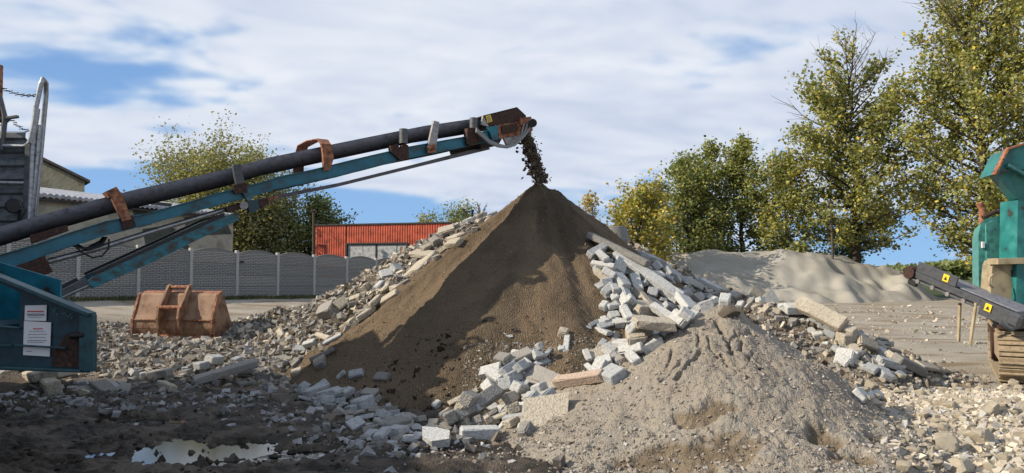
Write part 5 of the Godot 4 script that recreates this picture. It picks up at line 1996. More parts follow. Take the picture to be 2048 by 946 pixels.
func fill_blocks() -> void:
	# the bed of smaller pieces that the traced blocks lie on
	var rng := RandomNumberGenerator.new()
	rng.seed = 91
	var sizes := []
	for i in 26:
		var s := Vector3(rng.randf_range(0.14, 0.36), rng.randf_range(0.06, 0.13), rng.randf_range(0.1, 0.2))
		if i % 3 == 0:
			s = Vector3(rng.randf_range(0.12, 0.22), rng.randf_range(0.1, 0.14), rng.randf_range(0.11, 0.17))
		var sh := i % 4 == 3
		sizes.append([s, shard(s.x * 0.5, s.z * 0.6, s.y * 0.7, 600 + i) if sh else worn_box(s, 700 + i, 0.008, 0.012, 0.08), sh])
	var spread := [
		[[[1185, 500], [1310, 525], [1400, 580], [1420, 610], [1290, 700], [1200, 740], [1205, 600]], 150, L_HEAP, G_HEAP, ["block", "block_blue", "block_blue", "block", "block_rough"], "concrete_block"],
		[[[985, 730], [1060, 700], [1130, 760], [1100, 800], [1050, 850], [900, 850], [960, 790]], 62, L_FOOT, G_FOOT, ["block", "block", "block_blue", "block_cream"], "concrete_block"],
		[[[600, 770], [740, 780], [800, 830], [900, 850], [880, 890], [740, 890], [690, 830], [610, 800]], 66, L_MUD, G_MUD, ["block_blue", "block_dark", "block_rough", "block_blue"], "broken_concrete"],
		[[[400, 725], [640, 660], [700, 650], [650, 720], [560, 760], [400, 780], [190, 790], [60, 770], [190, 755]], 56, L_MUD, G_MUD, ["block_dark", "block_rough", "block_blue", "block_cream"], "broken_concrete"],
		[[[640, 640], [760, 545], [900, 455], [990, 425], [970, 445], [840, 540], [740, 625], [660, 690], [560, 680]], 60, L_SLOPE, G_SLOPE, ["block_cream", "block_rough", "block_rough", "block_dark"], "rubble_piece"],
		[[[1370, 555], [1480, 570], [1600, 610], [1700, 670], [1860, 740], [1760, 750], [1680, 715], [1600, 660], [1520, 620], [1440, 600], [1400, 580]], 140, L_RIDGE, G_RIDGE, ["block", "block", "block_blue", "block_rough", "block_cream"], "stone_block"],
		[[[190, 690], [440, 690], [600, 640], [620, 625], [540, 640], [330, 700]], 30, "rubble chunk lying on the stony ground around the rusty bucket", "rubble chunks around the bucket", ["block_rough", "block_cream", "block_dark"], "rubble_chunk"]]
	for s in spread:
		var poly := PackedVector2Array()
		var box := Rect2(s[0][0][0], s[0][0][1], 0, 0)
		for q in s[0]:
			poly.append(Vector2(q[0], q[1]))
			box = box.expand(Vector2(q[0], q[1]))
		var done := 0
		var tries := 0
		var used := []
		while done < s[1] and tries < 4000:
			tries += 1
			var px := Vector2(rng.randf_range(box.position.x, box.end.x), rng.randf_range(box.position.y, box.end.y))
			var z: Array = sizes[rng.randi() % sizes.size()]
			var yaw := rng.randf() * TAU
			var tilt := rng.randfn() * 0.25
			var tip := rng.randfn() * 0.25
			var mk: String = s[4][rng.randi() % s[4].size()]
			if not Geometry2D.is_point_in_polygon(px, poly):
				continue
			var p := hit(px.x, px.y, 0.03)
			var clash := false
			for u in used:
				if u.distance_squared_to(p) < 0.022:
					clash = true
					break
			if clash or not in_grid(p.x, -p.z):
				continue
			used.append(p)
			var up := normal_at(p.x, -p.z, 0.15)
			var x := Vector3(cos(yaw), 0, sin(yaw))
			x = (x - up * x.dot(up)).normalized()
			var bs := Basis(x, up, x.cross(up).normalized())
			bs = bs.rotated(bs.x, tilt).rotated(bs.z, tip)
			var k := rng.randf_range(0.5, 0.85) if s[3] == G_SLOPE else rng.randf_range(0.55, 0.95)
			var sz: Vector3 = z[0] * k
			var o := put(z[1], "concrete_shard" if z[2] else s[5], M[mk])
			o.transform = Transform3D(bs.scaled_local(Vector3.ONE * k), Vector3(p.x, top(p.x, -p.z) + sz.y * 0.3, p.z))
			paint(Transform3D(bs, o.position), sz * 0.42)
			tag(o, described(M[mk], sz.x, sz.z, sz.y, s[2].replace("block", "shard").replace("piece", "shard") if z[2] else s[2]), "block", s[3])
			done += 1


func traced_blocks() -> void:
	var B: Material = M.block
	var U: Material = M.block_blue
	var C: Material = M.block_cream
	var R: Material = M.block_rough
	var D: Material = M.block_dark
	# white rubble slope
	for q in [
		[1230, 516, 1361, 606, 0.17, 0.15, B], [1283, 507, 1320, 521, 0.26, 0.09, U], [1283, 600, 1327, 616, 0.2, 0.09, U], [1230, 551, 1253, 577, 0.2, 0.14, B], [1268, 553, 1278, 587, 0.14, 0.12, B],
		[1246, 588, 1257, 617, 0.16, 0.13, B], [1246, 620, 1261, 646, 0.12, 0.1, B], [1183, 533, 1230, 541, 0.09, 0.08, B], [1178, 519, 1209, 501, 0.12, 0.1, U], [1197, 513, 1216, 531, 0.12, 0.1, U],
		[1192, 543, 1219, 565, 0.11, 0.09, C], [1206, 543, 1230, 557, 0.11, 0.09, B], [1230, 532, 1253, 545, 0.24, 0.06, B], [1202, 575, 1225, 572, 0.12, 0.08, U], [1207, 596, 1225, 579, 0.11, 0.09, B],
		[1268, 616, 1303, 617, 0.25, 0.17, C], [1346, 636, 1370, 656, 0.13, 0.09, B], [1360, 628, 1384, 645, 0.14, 0.08, B], [1363, 582, 1386, 612, 0.22, 0.1, B], [1295, 587, 1316, 592, 0.14, 0.09, U],
		[1225, 653, 1268, 649, 0.07, 0.04, B], [1322, 615, 1341, 628, 0.14, 0.09, U], [1372, 560, 1398, 575, 0.16, 0.1, B], [1335, 540, 1362, 556, 0.16, 0.1, U],
		[1190, 700, 1214, 727, 0.26, 0.05, C], [1230, 699, 1278, 698, 0.1, 0.08, B], [1238, 712, 1286, 706, 0.11, 0.08, B], [1257, 709, 1274, 729, 0.1, 0.07, B], [1190, 733, 1211, 738, 0.17, 0.13, B],
		[1212, 747, 1238, 758, 0.2, 0.12, U], [1253, 680, 1290, 676, 0.16, 0.1, C], [1262, 664, 1302, 668, 0.14, 0.08, B], [1178, 650, 1196, 640, 0.05, 0.03, B], [1196, 653, 1226, 645, 0.09, 0.04, U], [1205, 636, 1215, 644, 0.08, 0.03, B],
		[1204, 618, 1213, 606, 0.1, 0.1, B], [1214, 613, 1236, 610, 0.1, 0.07, B], [1222, 598, 1237, 590, 0.11, 0.07, B], [1227, 571, 1234, 584, 0.1, 0.08, U], [1256, 601, 1269, 611, 0.12, 0.09, B]]:
		bar([q[0], q[1], q[2], q[3]], q[4], q[5], q[6], "concrete_block", described(q[6], Vector2(q[0] - q[2], q[1] - q[3]).length() / 140.0, q[4], q[5], L_HEAP), "block", G_HEAP, 0.006, (hash(q[0] * 7 + q[1]) % 100) * 0.008 - 0.4)
	bar([1211, 701, 1246, 738], 0.13, 0.12, B, "kerb_bar", "grey kerb bar standing slantwise by the cream slab on the white rubble slope", "kerb", "", 0.004)
	bar([1304, 620, 1357, 655], 0.11, 0.1, B, "kerb_bar", "slim pale kerb bar sloping down the white rubble above the thick broken slab", "kerb", "", 0.004)
	bar([1272, 588, 1306, 628], 0.12, 0.1, C, "kerb_bar", "pale kerb bar crossing the long beam's foot on the white rubble slope", "kerb", "", 0.004)
	bar([1268, 652, 1346, 657], 0.3, 0.09, C, "broken_slab", "thick rough-edged slab lying level on the white rubble slope above the mound", "slab", "", 0.02)
	bar([1180, 476, 1297, 534], 0.2, 0.1, D, "kerb_bar", "long dark grey kerb leaning across the top of the white rubble slope", "kerb", "", 0.01)
	# foot of the sand cone
	for q in [
		[1018, 722, 1063, 706, 0.17, 0.18, R], [997, 717, 1020, 722, 0.13, 0.14, D], [1046, 727, 1060, 739, 0.13, 0.12, B], [979, 752, 1004, 769, 0.13, 0.12, B], [1004, 757, 1030, 741, 0.11, 0.11, U],
		[1014, 762, 1040, 749, 0.14, 0.12, U], [972, 770, 985, 790, 0.13, 0.12, B], [998, 783, 1025, 778, 0.15, 0.13, U], [1032, 785, 1050, 822, 0.12, 0.11, B], [1009, 802, 1032, 794, 0.15, 0.13, C], [989, 833, 1020, 811, 0.08, 0.05, B],
		[1012, 825, 1037, 815, 0.15, 0.11, C], [981, 843, 1014, 831, 0.07, 0.03, C], [1008, 838, 1052, 831, 0.11, 0.07, U], [1030, 774, 1048, 778, 0.13, 0.12, B], [1050, 787, 1072, 785, 0.13, 0.12, C], [1072, 780, 1086, 773, 0.12, 0.12, B],
		[1073, 805, 1101, 783, 0.15, 0.1, U], [1055, 808, 1070, 806, 0.12, 0.1, U], [1034, 746, 1050, 737, 0.12, 0.11, U], [1063, 707, 1076, 700, 0.11, 0.1, U], [1067, 720, 1084, 716, 0.12, 0.08, B], [1075, 694, 1083, 707, 0.09, 0.07, B],
		[1088, 706, 1103, 690, 0.05, 0.04, B], [1117, 664, 1136, 668, 0.13, 0.09, C], [1116, 700, 1130, 697, 0.09, 0.06, B], [1172, 740, 1190, 757, 0.06, 0.04, B], [1170, 700, 1180, 722, 0.08, 0.06, B], [1042, 860, 1062, 858, 0.14, 0.11, D],
		[910, 836, 930, 822, 0.12, 0.11, U], [915, 818, 932, 812, 0.11, 0.1, C], [930, 812, 948, 806, 0.14, 0.13, R], [952, 806, 972, 793, 0.08, 0.06, U], [880, 830, 898, 818, 0.05, 0.05, C], [946, 846, 965, 840, 0.1, 0.08, D], [970, 845, 982, 838, 0.1, 0.08, C]]:
		bar([q[0], q[1], q[2], q[3]], q[4], q[5], q[6], "concrete_block", described(q[6], Vector2(q[0] - q[2], q[1] - q[3]).length() / 140.0, q[4], q[5], L_FOOT), "block", G_FOOT, 0.006, (hash(q[0] * 7 + q[1]) % 100) * 0.006 - 0.3)
	bar([1062, 743, 1122, 768], 0.26, 0.13, R, "broken_slab", "thick rough concrete slab with exposed pebbles beside the pinkish kerb", "slab", "", 0.02)
	bar([1113, 776, 1207, 763], 0.1, 0.11, M.block_pink, "kerb_bar", "pinkish brown kerb bar lying level above the gravel apron", "kerb", "", 0.004)
	bar([911, 850, 996, 792], 0.14, 0.13, M.block_dark, "kerb_bar", "long grey speckled kerb bar propped on the blocks at the cone's foot", "kerb", "", 0.006)
	bar([897, 812, 955, 784], 0.07, 0.025, C, "thin_plank", "thin pale plank resting on blocks against the sand", "plank", "", 0.002)
	bar([921, 867, 997, 865], 0.16, 0.13, B, "white_block", "clean white squared block with an earth stain, in front of all the blocks", "block", "", 0.003, 0.0, 0.01)
	bar([1131, 706, 1135, 674], 0.07, 0.04, B, "thin_plank", "short white plank standing upright in the sand", "plank", "", 0.002)
	lump(1094, 822, shard(0.36, 0.26, 0.1, 812), Vector3(0.72, 0.1, 0.5), C, "tan_slab", "big smooth tan slab tilted beside the gravel strewn foot of the cracked mound", "slab", "", -0.5, 0.2, 0.1)
	for q in [[1014, 668], [1020, 672], [1177, 655]]:
		lump(q[0], q[1], shard(0.05, 0.03, 0.015, 820 + int(q[0])), Vector3(0.08, 0.015, 0.05), B, "white_chip", "small white chip lying alone on the brown sand", "chip", "white chips on the sand")
	# edge of the mud
	for q in [
		[611, 789, 652, 772, 0.14, 0.11, U], [633, 793, 675, 779, 0.12, 0.1, U], [638, 800, 665, 797, 0.15, 0.1, U], [666, 795, 681, 789, 0.12, 0.09, U], [684, 787, 704, 775, 0.11, 0.08, U], [712, 806, 740, 796, 0.2, 0.15, U],
		[630, 821, 648, 820, 0.1, 0.06, U], [765, 852, 794, 836, 0.14, 0.07, D], [772, 861, 817, 849, 0.11, 0.05, D], [776, 869, 805, 859, 0.2, 0.08, U], [754, 890, 774, 870, 0.09, 0.06, U], [806, 878, 829, 877, 0.13, 0.07, U],
		[674, 756, 690, 743, 0.1, 0.05, U], [698, 751, 726, 745, 0.11, 0.08, U], [751, 752, 777, 753, 0.12, 0.05, D], [866, 814, 880, 802, 0.09, 0.08, U], [890, 845, 912, 832, 0.15, 0.13, D], [645, 856, 661, 854, 0.12, 0.09, D],
		[392, 734, 418, 728, 0.16, 0.12, U], [416, 722, 443, 720, 0.16, 0.12, B], [607, 695, 632, 688, 0.12, 0.1, B], [621, 725, 668, 701, 0.12, 0.08, D], [632, 733, 650, 724, 0.14, 0.1, D], [474, 768, 505, 763, 0.2, 0.05, D], [476, 749, 503, 745, 0.2, 0.06, R],
		[646, 686, 683, 667, 0.16, 0.05, U], [633, 667, 661, 676, 0.09, 0.07, C], [558, 661, 566, 675, 0.12, 0.09, C], [560, 728, 580, 723, 0.13, 0.08, D], [582, 726, 600, 719, 0.1, 0.05, D], [548, 722, 558, 716, 0.07, 0.04, C], [516, 742, 533, 737, 0.12, 0.06, D],
		[92, 762, 108, 776, 0.17, 0.2, C], [150, 783, 186, 778, 0.3, 0.06, D], [192, 780, 224, 775, 0.3, 0.06, D], [322, 768, 346, 780, 0.12, 0.09, C], [280, 752, 296, 750, 0.15, 0.13, U], [298, 752, 340, 746, 0.22, 0.12, R], [100, 748, 138, 744, 0.25, 0.12, C], [60, 745, 84, 748, 0.2, 0.13, C]]:
		bar([q[0], q[1], q[2], q[3]], q[4], q[5], q[6], "broken_concrete", described(q[6], Vector2(q[0] - q[2], q[1] - q[3]).length() / 140.0, q[4], q[5], L_MUD), "block", G_MUD, 0.008, (hash(q[0] * 7 + q[1]) % 100) * 0.006 - 0.3, 0.12)
	bar([388, 757, 514, 719], 0.34, 0.1, R, "long_slab", "long flat concrete slab lying in the rubble at the mud's edge", "slab", "", 0.012)
	lump(870, 874, shard(0.16, 0.13, 0.08, 841), Vector3(0.3, 0.08, 0.22), B, "flat_stone", "flat pale rounded stone lying alone before the mud bank", "stone", "", 0.3, 0.35)
	# slope between fence and cone
	for q in [
		[713, 644, 748, 620, 0.12, 0.09, C], [738, 619, 760, 598, 0.12, 0.09, C], [764, 606, 795, 585, 0.16, 0.08, C], [780, 574, 802, 575, 0.18, 0.1, C], [826, 505, 865, 509, 0.25, 0.09, C], [760, 552, 786, 546, 0.22, 0.1, B],
		[726, 577, 738, 572, 0.17, 0.14, C], [700, 600, 722, 593, 0.14, 0.09, C], [752, 577, 766, 563, 0.12, 0.1, B], [764, 581, 780, 567, 0.13, 0.1, C], [688, 650, 707, 639, 0.17, 0.08, C], [876, 467, 910, 458, 0.24, 0.1, C], [903, 473, 925, 468, 0.2, 0.13, C],
		[896, 494, 921, 489, 0.16, 0.1, C], [844, 498, 862, 489, 0.14, 0.1, C], [977, 425, 995, 419, 0.16, 0.12, U], [930, 445, 950, 436, 0.2, 0.12, B], [950, 434, 968, 428, 0.16, 0.12, C], [862, 485, 876, 478, 0.2, 0.16, R], [784, 537, 802, 536, 0.2, 0.12, B], [640, 632, 668, 622, 0.3, 0.2, R], [672, 622, 690, 610, 0.2, 0.14, C]]:
		bar([q[0], q[1], q[2], q[3]], q[4], q[5], q[6], "rubble_piece", described(q[6], Vector2(q[0] - q[2], q[1] - q[3]).length() / 140.0, q[4], q[5], L_SLOPE), "block", G_SLOPE, 0.01, (hash(q[0] * 7 + q[1]) % 100) * 0.006 - 0.3, 0.1)
	bar([818, 550, 856, 514], 0.5, 0.1, C, "broken_slab", "broad cream slab leaning on the rubble slope against the sand", "slab", "", 0.015)
	# low ridge
	for q in [
		[1615, 626, 1648, 640, 0.15, 0.09, U], [1622, 640, 1650, 648, 0.14, 0.08, U], [1650, 648, 1680, 664, 0.16, 0.1, U], [1679, 678, 1713, 675, 0.2, 0.15, C], [1570, 621, 1610, 621, 0.22, 0.13, B], [1452, 568, 1487, 578, 0.15, 0.1, C], [1401, 556, 1444, 577, 0.16, 0.09, B],
		[1671, 656, 1711, 669, 0.16, 0.09, C], [1715, 667, 1750, 684, 0.14, 0.08, U], [1717, 689, 1752, 702, 0.15, 0.12, C], [1673, 710, 1709, 715, 0.24, 0.17, B], [1704, 692, 1718, 708, 0.12, 0.1, C], [1757, 721, 1806, 736, 0.16, 0.1, U], [1838, 728, 1886, 738, 0.18, 0.05, C],
		[1677, 724, 1698, 736, 0.14, 0.08, B], [1719, 797, 1756, 792, 0.14, 0.08, B], [1790, 744, 1806, 758, 0.14, 0.12, U], [1745, 678, 1775, 683, 0.1, 0.06, D], [1760, 695, 1785, 692, 0.1, 0.06, B], [1775, 705, 1795, 716, 0.12, 0.1, C], [1730, 740, 1755, 752, 0.14, 0.08, U], [1420, 590, 1438, 596, 0.14, 0.1, B], [1460, 588, 1478, 596, 0.16, 0.1, R]]:
		bar([q[0], q[1], q[2], q[3]], q[4], q[5], q[6], "stone_block", described(q[6], Vector2(q[0] - q[2], q[1] - q[3]).length() / 140.0, q[4], q[5], L_RIDGE), "block", G_RIDGE, 0.008, (hash(q[0] * 7 + q[1]) % 100) * 0.006 - 0.3, 0.08)
	bar([1593, 602, 1689, 651, ], 0.24, 0.13, C, "stone_beam", "long weathered stone beam lying on the ridge before the gravel bank", "beam", "", 0.012)
	bar([1793, 716, 1850, 744], 0.19, 0.12, D, "stone_beam", "dark grey stone beam at the end of the ridge beside the limestone", "beam", "", 0.008)
	# standing slab with a pointed top, and a tilted square plate
	var p := hit(1548, 606, 0.0)
	var d := -p.z
	var tri := MB.new()
	tri.plate(PackedVector3Array([at_d(1543, 574, d), at_d(1567, 614, d), at_d(1556, 624, d), at_d(1524, 612, d), at_d(1529, 600, d)]), Vector3(0.02, -0.01, -0.07))
	var to := put(tri.mesh(), "pointed_slab", M.block, self)
	tag(to, "white slab standing on edge with a pointed top on the low ridge", "slab")
	p = hit(1511, 600, 0.0)
	d = -p.z
	tri = MB.new()
	tri.plate(PackedVector3Array([at_d(1495, 593, d), at_d(1509, 572, d), at_d(1527, 589, d), at_d(1512, 606, d)]), Vector3(0.06, 0.04, -0.07))
	to = put(tri.mesh(), "tilted_plate", M.block_cream, self)
	tag(to, "square cream plate tilted on edge beside the pointed white slab", "slab")
	lump(1459, 624, rock(868, 0.95, 3), Vector3(0.3, 0.22, 0.3), M.clod, "earth_clod", "big brown dried earth clod on top of the cracked mound", "clod", "", 0.0, 0.0, 0.35).scale = Vector3(0.27, 0.2, 0.26)


func boulders() -> void:
	var rng := RandomNumberGenerator.new()
	rng.seed = 17
	var kinds := []
	for i in 8:
		kinds.append(rock(900 + i, 0.7, 2))
	var used := []
	var n := 0
	for i in 900:
		var px := rng.randf_range(1730, 2047)
		var py := rng.randf_range(752, 945)
		var u := rng.randf()
		var near := (py - 740.0) / 200.0
		var s := 0.08 + 0.2 * pow(u, 3.0) * (0.5 + near)
		var sc := Vector3(rng.randf_range(0.9, 1.5), rng.randf_range(0.6, 0.95), rng.randf_range(0.8, 1.2)) * s
		var turn := rng.randf() * TAU
		var k := rng.randi() % 8
		if px < 1860 - 0.55 * (py - 750.0) * 0.0 and py > 800 and px < 1800:
			continue
		var p := hit(px, py, s * 0.2)
		var clash := false
		for q in used:
			if q[0].distance_to(p) < (q[1] + s) * 0.55:
				clash = true
				break
		if clash:
			continue
		used.append([p, s])
		var o := put(kinds[k], "limestone_rock", M.lime)
		o.transform = Transform3D(Basis(Vector3.UP, turn) * Basis(Vector3.RIGHT, rng.randfn() * 0.3) * Basis.from_scale(sc), p)
		tag(o, "%s %s cream limestone rock in the pale rubble before the crusher" % ["large" if s > 0.2 else ("fist-sized" if s < 0.12 else "middling"), "flat" if sc.y < 0.62 * s * 1.1 else ("long" if sc.x > 1.3 * s else "blocky")], "rock", "limestone rocks before the crusher")
		n += 1
		if n >= 190:
			break


func loose_stones() -> void:
	var always := func(_x: float, _d: float) -> float: return 1.0
	var greys := [Color(0.28, 0.26, 0.225), Color(0.23, 0.205, 0.17), Color(0.33, 0.31, 0.275), Color(0.18, 0.15, 0.115), Color(0.35, 0.34, 0.325)]
	var creams := [Color(0.58, 0.51, 0.40), Color(0.50, 0.435, 0.345), Color(0.64, 0.575, 0.47), Color(0.44, 0.385, 0.31)]
	var muds := [Color(0.045, 0.036, 0.026), Color(0.06, 0.048, 0.036), Color(0.035, 0.028, 0.021), Color(0.10, 0.085, 0.07)]
	var blues := [Color(0.34, 0.345, 0.35), Color(0.26, 0.26, 0.26), Color(0.42, 0.42, 0.42), Color(0.16, 0.135, 0.11), Color(0.20, 0.18, 0.16)]
	scatter("rubble", "loose grey and cream rubble spread over the ground around the rusty bucket", "rubble", 201, 30000, Rect2(-9.4, 9.0, 9.0, 9.5), 0.016, 0.15, 3.2, greys + greys + [Color(0.42, 0.375, 0.31), Color(0.36, 0.31, 0.25), Color(0.13, 0.10, 0.07)],
		func(x: float, d: float) -> float: return 0.0 if sand_h(x, d) > ground_h(x, d) - 0.02 else sst(9.4, 11.0, d + 0.1 * x) * sst(18.2, 15.5, d + nz.c1.get_noise_2d(x * 2.0, d * 2.0) * 2.0) * (0.25 + 0.75 * sst(-0.2, 0.25, nz.c2.get_noise_2d(x, d))), 0.6, 0.5)
	scatter("rubble", "dull grey stones and crumbs strewn along the mud's stony edge", "rubble", 202, 7000, Rect2(-6.5, 6.0, 8.2, 5.0), 0.012, 0.12, 2.8, blues,
		func(x: float, d: float) -> float:
			var line := 9.3 - sst(-4.5, -0.5, x) * 2.2
			if maxf(sand_h(x, d) - 0.1, grit_h(x, d)) > ground_h(x, d):
				return 0.0
			return exp(-pow((d - line - nz.c1.get_noise_2d(x, d) * 0.6) / 0.6, 2.0)))
	scatter("clods", "dark wet clods of mud round the puddles", "mud", 203, 3500, Rect2(-5.5, 5.4, 6.0, 4.4), 0.01, 0.06, 2.6, muds,
		func(x: float, d: float) -> float: return sst(0.4, -0.8, x) * (1.0 - 0.96 * minf(1.0, bump2(x, d, -2.85, 6.85, 0.6, 0.4) * 1.3 + bump2(x, d, -1.85, 6.75, 0.24, 0.16) * 1.2)), 0.6, 0.3)
	scatter("rubble", "small crushed rubble covering the long heap between the larger blocks", "rubble", 204, 26000, Rect2(-8.0, 8.6, 15.5, 8.5), 0.015, 0.13, 2.2, greys + greys + creams + [Color(0.12, 0.095, 0.07), Color(0.20, 0.165, 0.13)],
		func(x: float, d: float) -> float: return 1.0 if heap_h(x, d) > maxf(sand_h(x, d), ground_h(x, d)) - 0.03 else 0.0)
	scatter("gravel", "pale grey gravel lying on the cracked mound's flanks and apron", "gravel", 205, 34000, Rect2(-0.6, 5.2, 5.2, 4.2), 0.005, 0.03, 2.4, [Color(0.40, 0.37, 0.32), Color(0.31, 0.27, 0.22), Color(0.46, 0.44, 0.40), Color(0.26, 0.22, 0.18), Color(0.35, 0.31, 0.26)],
		func(x: float, d: float) -> float:
			var g := grit_flat(x, d)
			return clampf(0.32 + sst(0.35, 0.02, g) * 0.68 + sst(2.6, 3.4, x) * 0.5, 0.0, 1.0) * sst(-1.0, -0.2, g + 0.6) + 0.35 * sst(1.6, 0.2, absf(x)) * sst(7.3, 6.6, d))
	scatter("gravel", "cream limestone gravel between the limestone rocks", "gravel", 206, 26000, Rect2(2.9, 5.3, 6.4, 5.4), 0.01, 0.085, 2.2, creams + [Color(0.60, 0.54, 0.44), Color(0.46, 0.45, 0.42)],
		func(x: float, d: float) -> float: return sst(3.0, 4.0, x + nz.c1.get_noise_2d(x, d) * 0.5 - maxf(0.0, d - 8.6) * 1.0) * sst(10.6, 9.4, d))
	scatter("gravel", "brown lumps and pebbles on the sand cone", "gravel", 207, 9000, Rect2(-3.4, 8.2, 7.0, 5.0), 0.006, 0.028, 2.4, [Color(0.19, 0.14, 0.092), Color(0.22, 0.165, 0.11), Color(0.16, 0.12, 0.08), Color(0.26, 0.22, 0.17)],
		func(x: float, d: float) -> float: return (0.35 + 0.65 * sst(1.2, 0.1, sand_h(x, d))) if sand_h(x, d) > maxf(ground_h(x, d), heap_h(x, d)) else 0.0)
	scatter("gravel", "scattered stones on the open yard ground before the gravel bank", "gravel", 208, 5000, Rect2(3.0, 10.0, 16.0, 26.0), 0.02, 0.12, 3.0, creams + greys,
		func(x: float, d: float) -> float: return 0.2 + 0.8 * sst(0.0, 0.3, nz.c1.get_noise_2d(x * 0.7, d * 0.7)))
	# stream of grit falling from the conveyor's head
	var rng := RandomNumberGenerator.new()
	rng.seed = 5
	var root := Node3D.new()
	root.name = numbered("falling_gravel")
	add_child(root)
	tag(root, "dark stones and grit falling from the conveyor's end onto the sand cone's tip", "gravel", "", "stuff")
	for k in 2:
		var mm := MultiMesh.new()
		mm.transform_format = MultiMesh.TRANSFORM_3D
		mm.use_colors = true
		mm.mesh = chunk(950 + k, 0.8)
		var cnt := 5200 if k == 0 else 220
		mm.instance_count = cnt
		for i in cnt:
			var t := rng.randf()
			var c0 := cp(1049, 266, 0.5)
			var px := lerpf(1050, 1084, pow(t, 0.85)) - 6.0 * t * (1.0 - t)
			var py := lerpf(262, 366, t)
			var off := rng.randfn() * lerpf(5.0, 6.5, t)
			if k == 1:
				off = -absf(rng.randfn()) * 9.0 - 3.0
			var p := cp(px + off, py, 0.45 + rng.randfn() * 0.13)
			var s := 0.007 + 0.033 * pow(rng.randf(), 3.0) if k == 0 else rng.randf_range(0.015, 0.055)
			mm.set_instance_transform(i, Transform3D(Basis(Vector3(rng.randfn(), rng.randfn(), rng.randfn()).normalized(), rng.randf() * TAU).scaled_local(Vector3(1.2, 0.8, 1) * s), p))
			var b := rng.randf_range(0.07, 0.19)
			if k == 1 and rng.randf() < 0.25:
				b = 0.2
			mm.set_instance_color(i, Color(b, b * 0.8, b * 0.6))
		var o := MultiMeshInstance3D.new()
		o.name = "stones"
		o.multimesh = mm
		o.material_override = M.stone
		o.set_meta("kind", "stuff")
		root.add_child(o, true)


func small_things() -> void:
	# concrete manhole cone behind the sand cone's shoulder
	var p := at_d(1232, 500, 15.2)
	var root := thing("manhole_cone", "grey concrete manhole cone standing behind the sand cone's shoulder", "concrete ring", Vector3(p.x, p.y - 0.35, p.z))
	var mb := MB.new()
	mb.lathe(PackedVector2Array([Vector2(0.42, 0.0), Vector2(0.42, 0.2), Vector2(0.25, 0.78), Vector2(0.24, 0.82), Vector2(0.18, 0.83), Vector2(0.17, 0.6)]), Vector3.ZERO, Basis(Vector3.BACK, 0.04), 28)
	put(mb.mesh(), "shell", M.block_dark, root)
	# bent reinforcing bars on the heap's crest
	var q := hit(946, 432)
	var rb := MB.new()
	var d := -q.z
	rb.tube(PackedVector3Array([at_d(931, 436, d), at_d(932, 425, d), at_d(926, 418, d)]), 0.018, 0.018, 6)
	rb.beam(at_d(934, 424, d), at_d(946, 421, d), 0.03, 0.025)
	rb.beam(at_d(945, 419, d), at_d(945, 438, d), 0.05, 0.035, Vector3(0, 0, 1))
	var ro := put(rb.mesh(), "bent_rebar", M.black)
	tag(ro, "black bent steel bars sticking out of the rubble heap's crest", "rebar")
	# a dry weed on the crest
	q = hit(960, 432)
	var wr := thing("dry_weed", "thin dry weed growing on the rubble heap's crest behind the steel bars", "weed", q)
	var st := MB.new()
	var lf := MB.new()
	var rng := RandomNumberGenerator.new()
	rng.seed = 8
	for i in 9:
		var tip := Vector3(rng.randf_range(-0.12, 0.16), rng.randf_range(0.16, 0.34), rng.randf_range(-0.1, 0.1))
		st.tube(PackedVector3Array([Vector3(0, -0.05, 0), tip * 0.5 + Vector3(rng.randfn() * 0.02, 0, 0), tip]), 0.006, 0.003, 4, false)
		for k in 5:
			var c := tip * rng.randf_range(0.4, 1.0)
			lf.box(c, Basis(Vector3(rng.randfn(), rng.randfn(), rng.randfn()).normalized(), rng.randf() * TAU), Vector3(0.035, 0.003, 0.015))
	put(st.mesh(), "stem", M.twig, wr)
	put(lf.mesh(), "leaves", M.twig, wr)
	# grass along the fence
	var mm := MultiMesh.new()
	mm.transform_format = MultiMesh.TRANSFORM_3D
	mm.use_colors = true
	mm.mesh = leaf
	mm.instance_count = 9000
	for i in 9000:
		var n := rng.randf_range(-4.0, 8.5)
		var f := fence_point(n)
		var g := Vector3(f.x, 0, f.z) + Vector3(0.866, 0, 0.5) * (0.08 + absf(rng.randfn()) * 0.3)
		g.y = ground_h(g.x, -g.z) - 0.01
		var s := rng.randf_range(0.05, 0.16)
		mm.set_instance_transform(i, Transform3D((Basis(Vector3.UP, rng.randf() * TAU) * Basis(Vector3.RIGHT, -PI / 2 + rng.randfn() * 0.4)).scaled_local(Vector3(s * 0.35, s, s)), g))
		var b := rng.randf_range(0.6, 1.3)
		mm.set_instance_color(i, Color(0.07, 0.085, 0.03) * b if rng.randf() < 0.7 else Color(0.16, 0.13, 0.07) * b)
	var o := MultiMeshInstance3D.new()
	o.name = numbered("grass")
	o.multimesh = mm
	o.material_override = M.grass
	add_child(o)
	tag(o, "ragged grass and weeds growing along the foot of the concrete fence", "grass", "", "stuff")


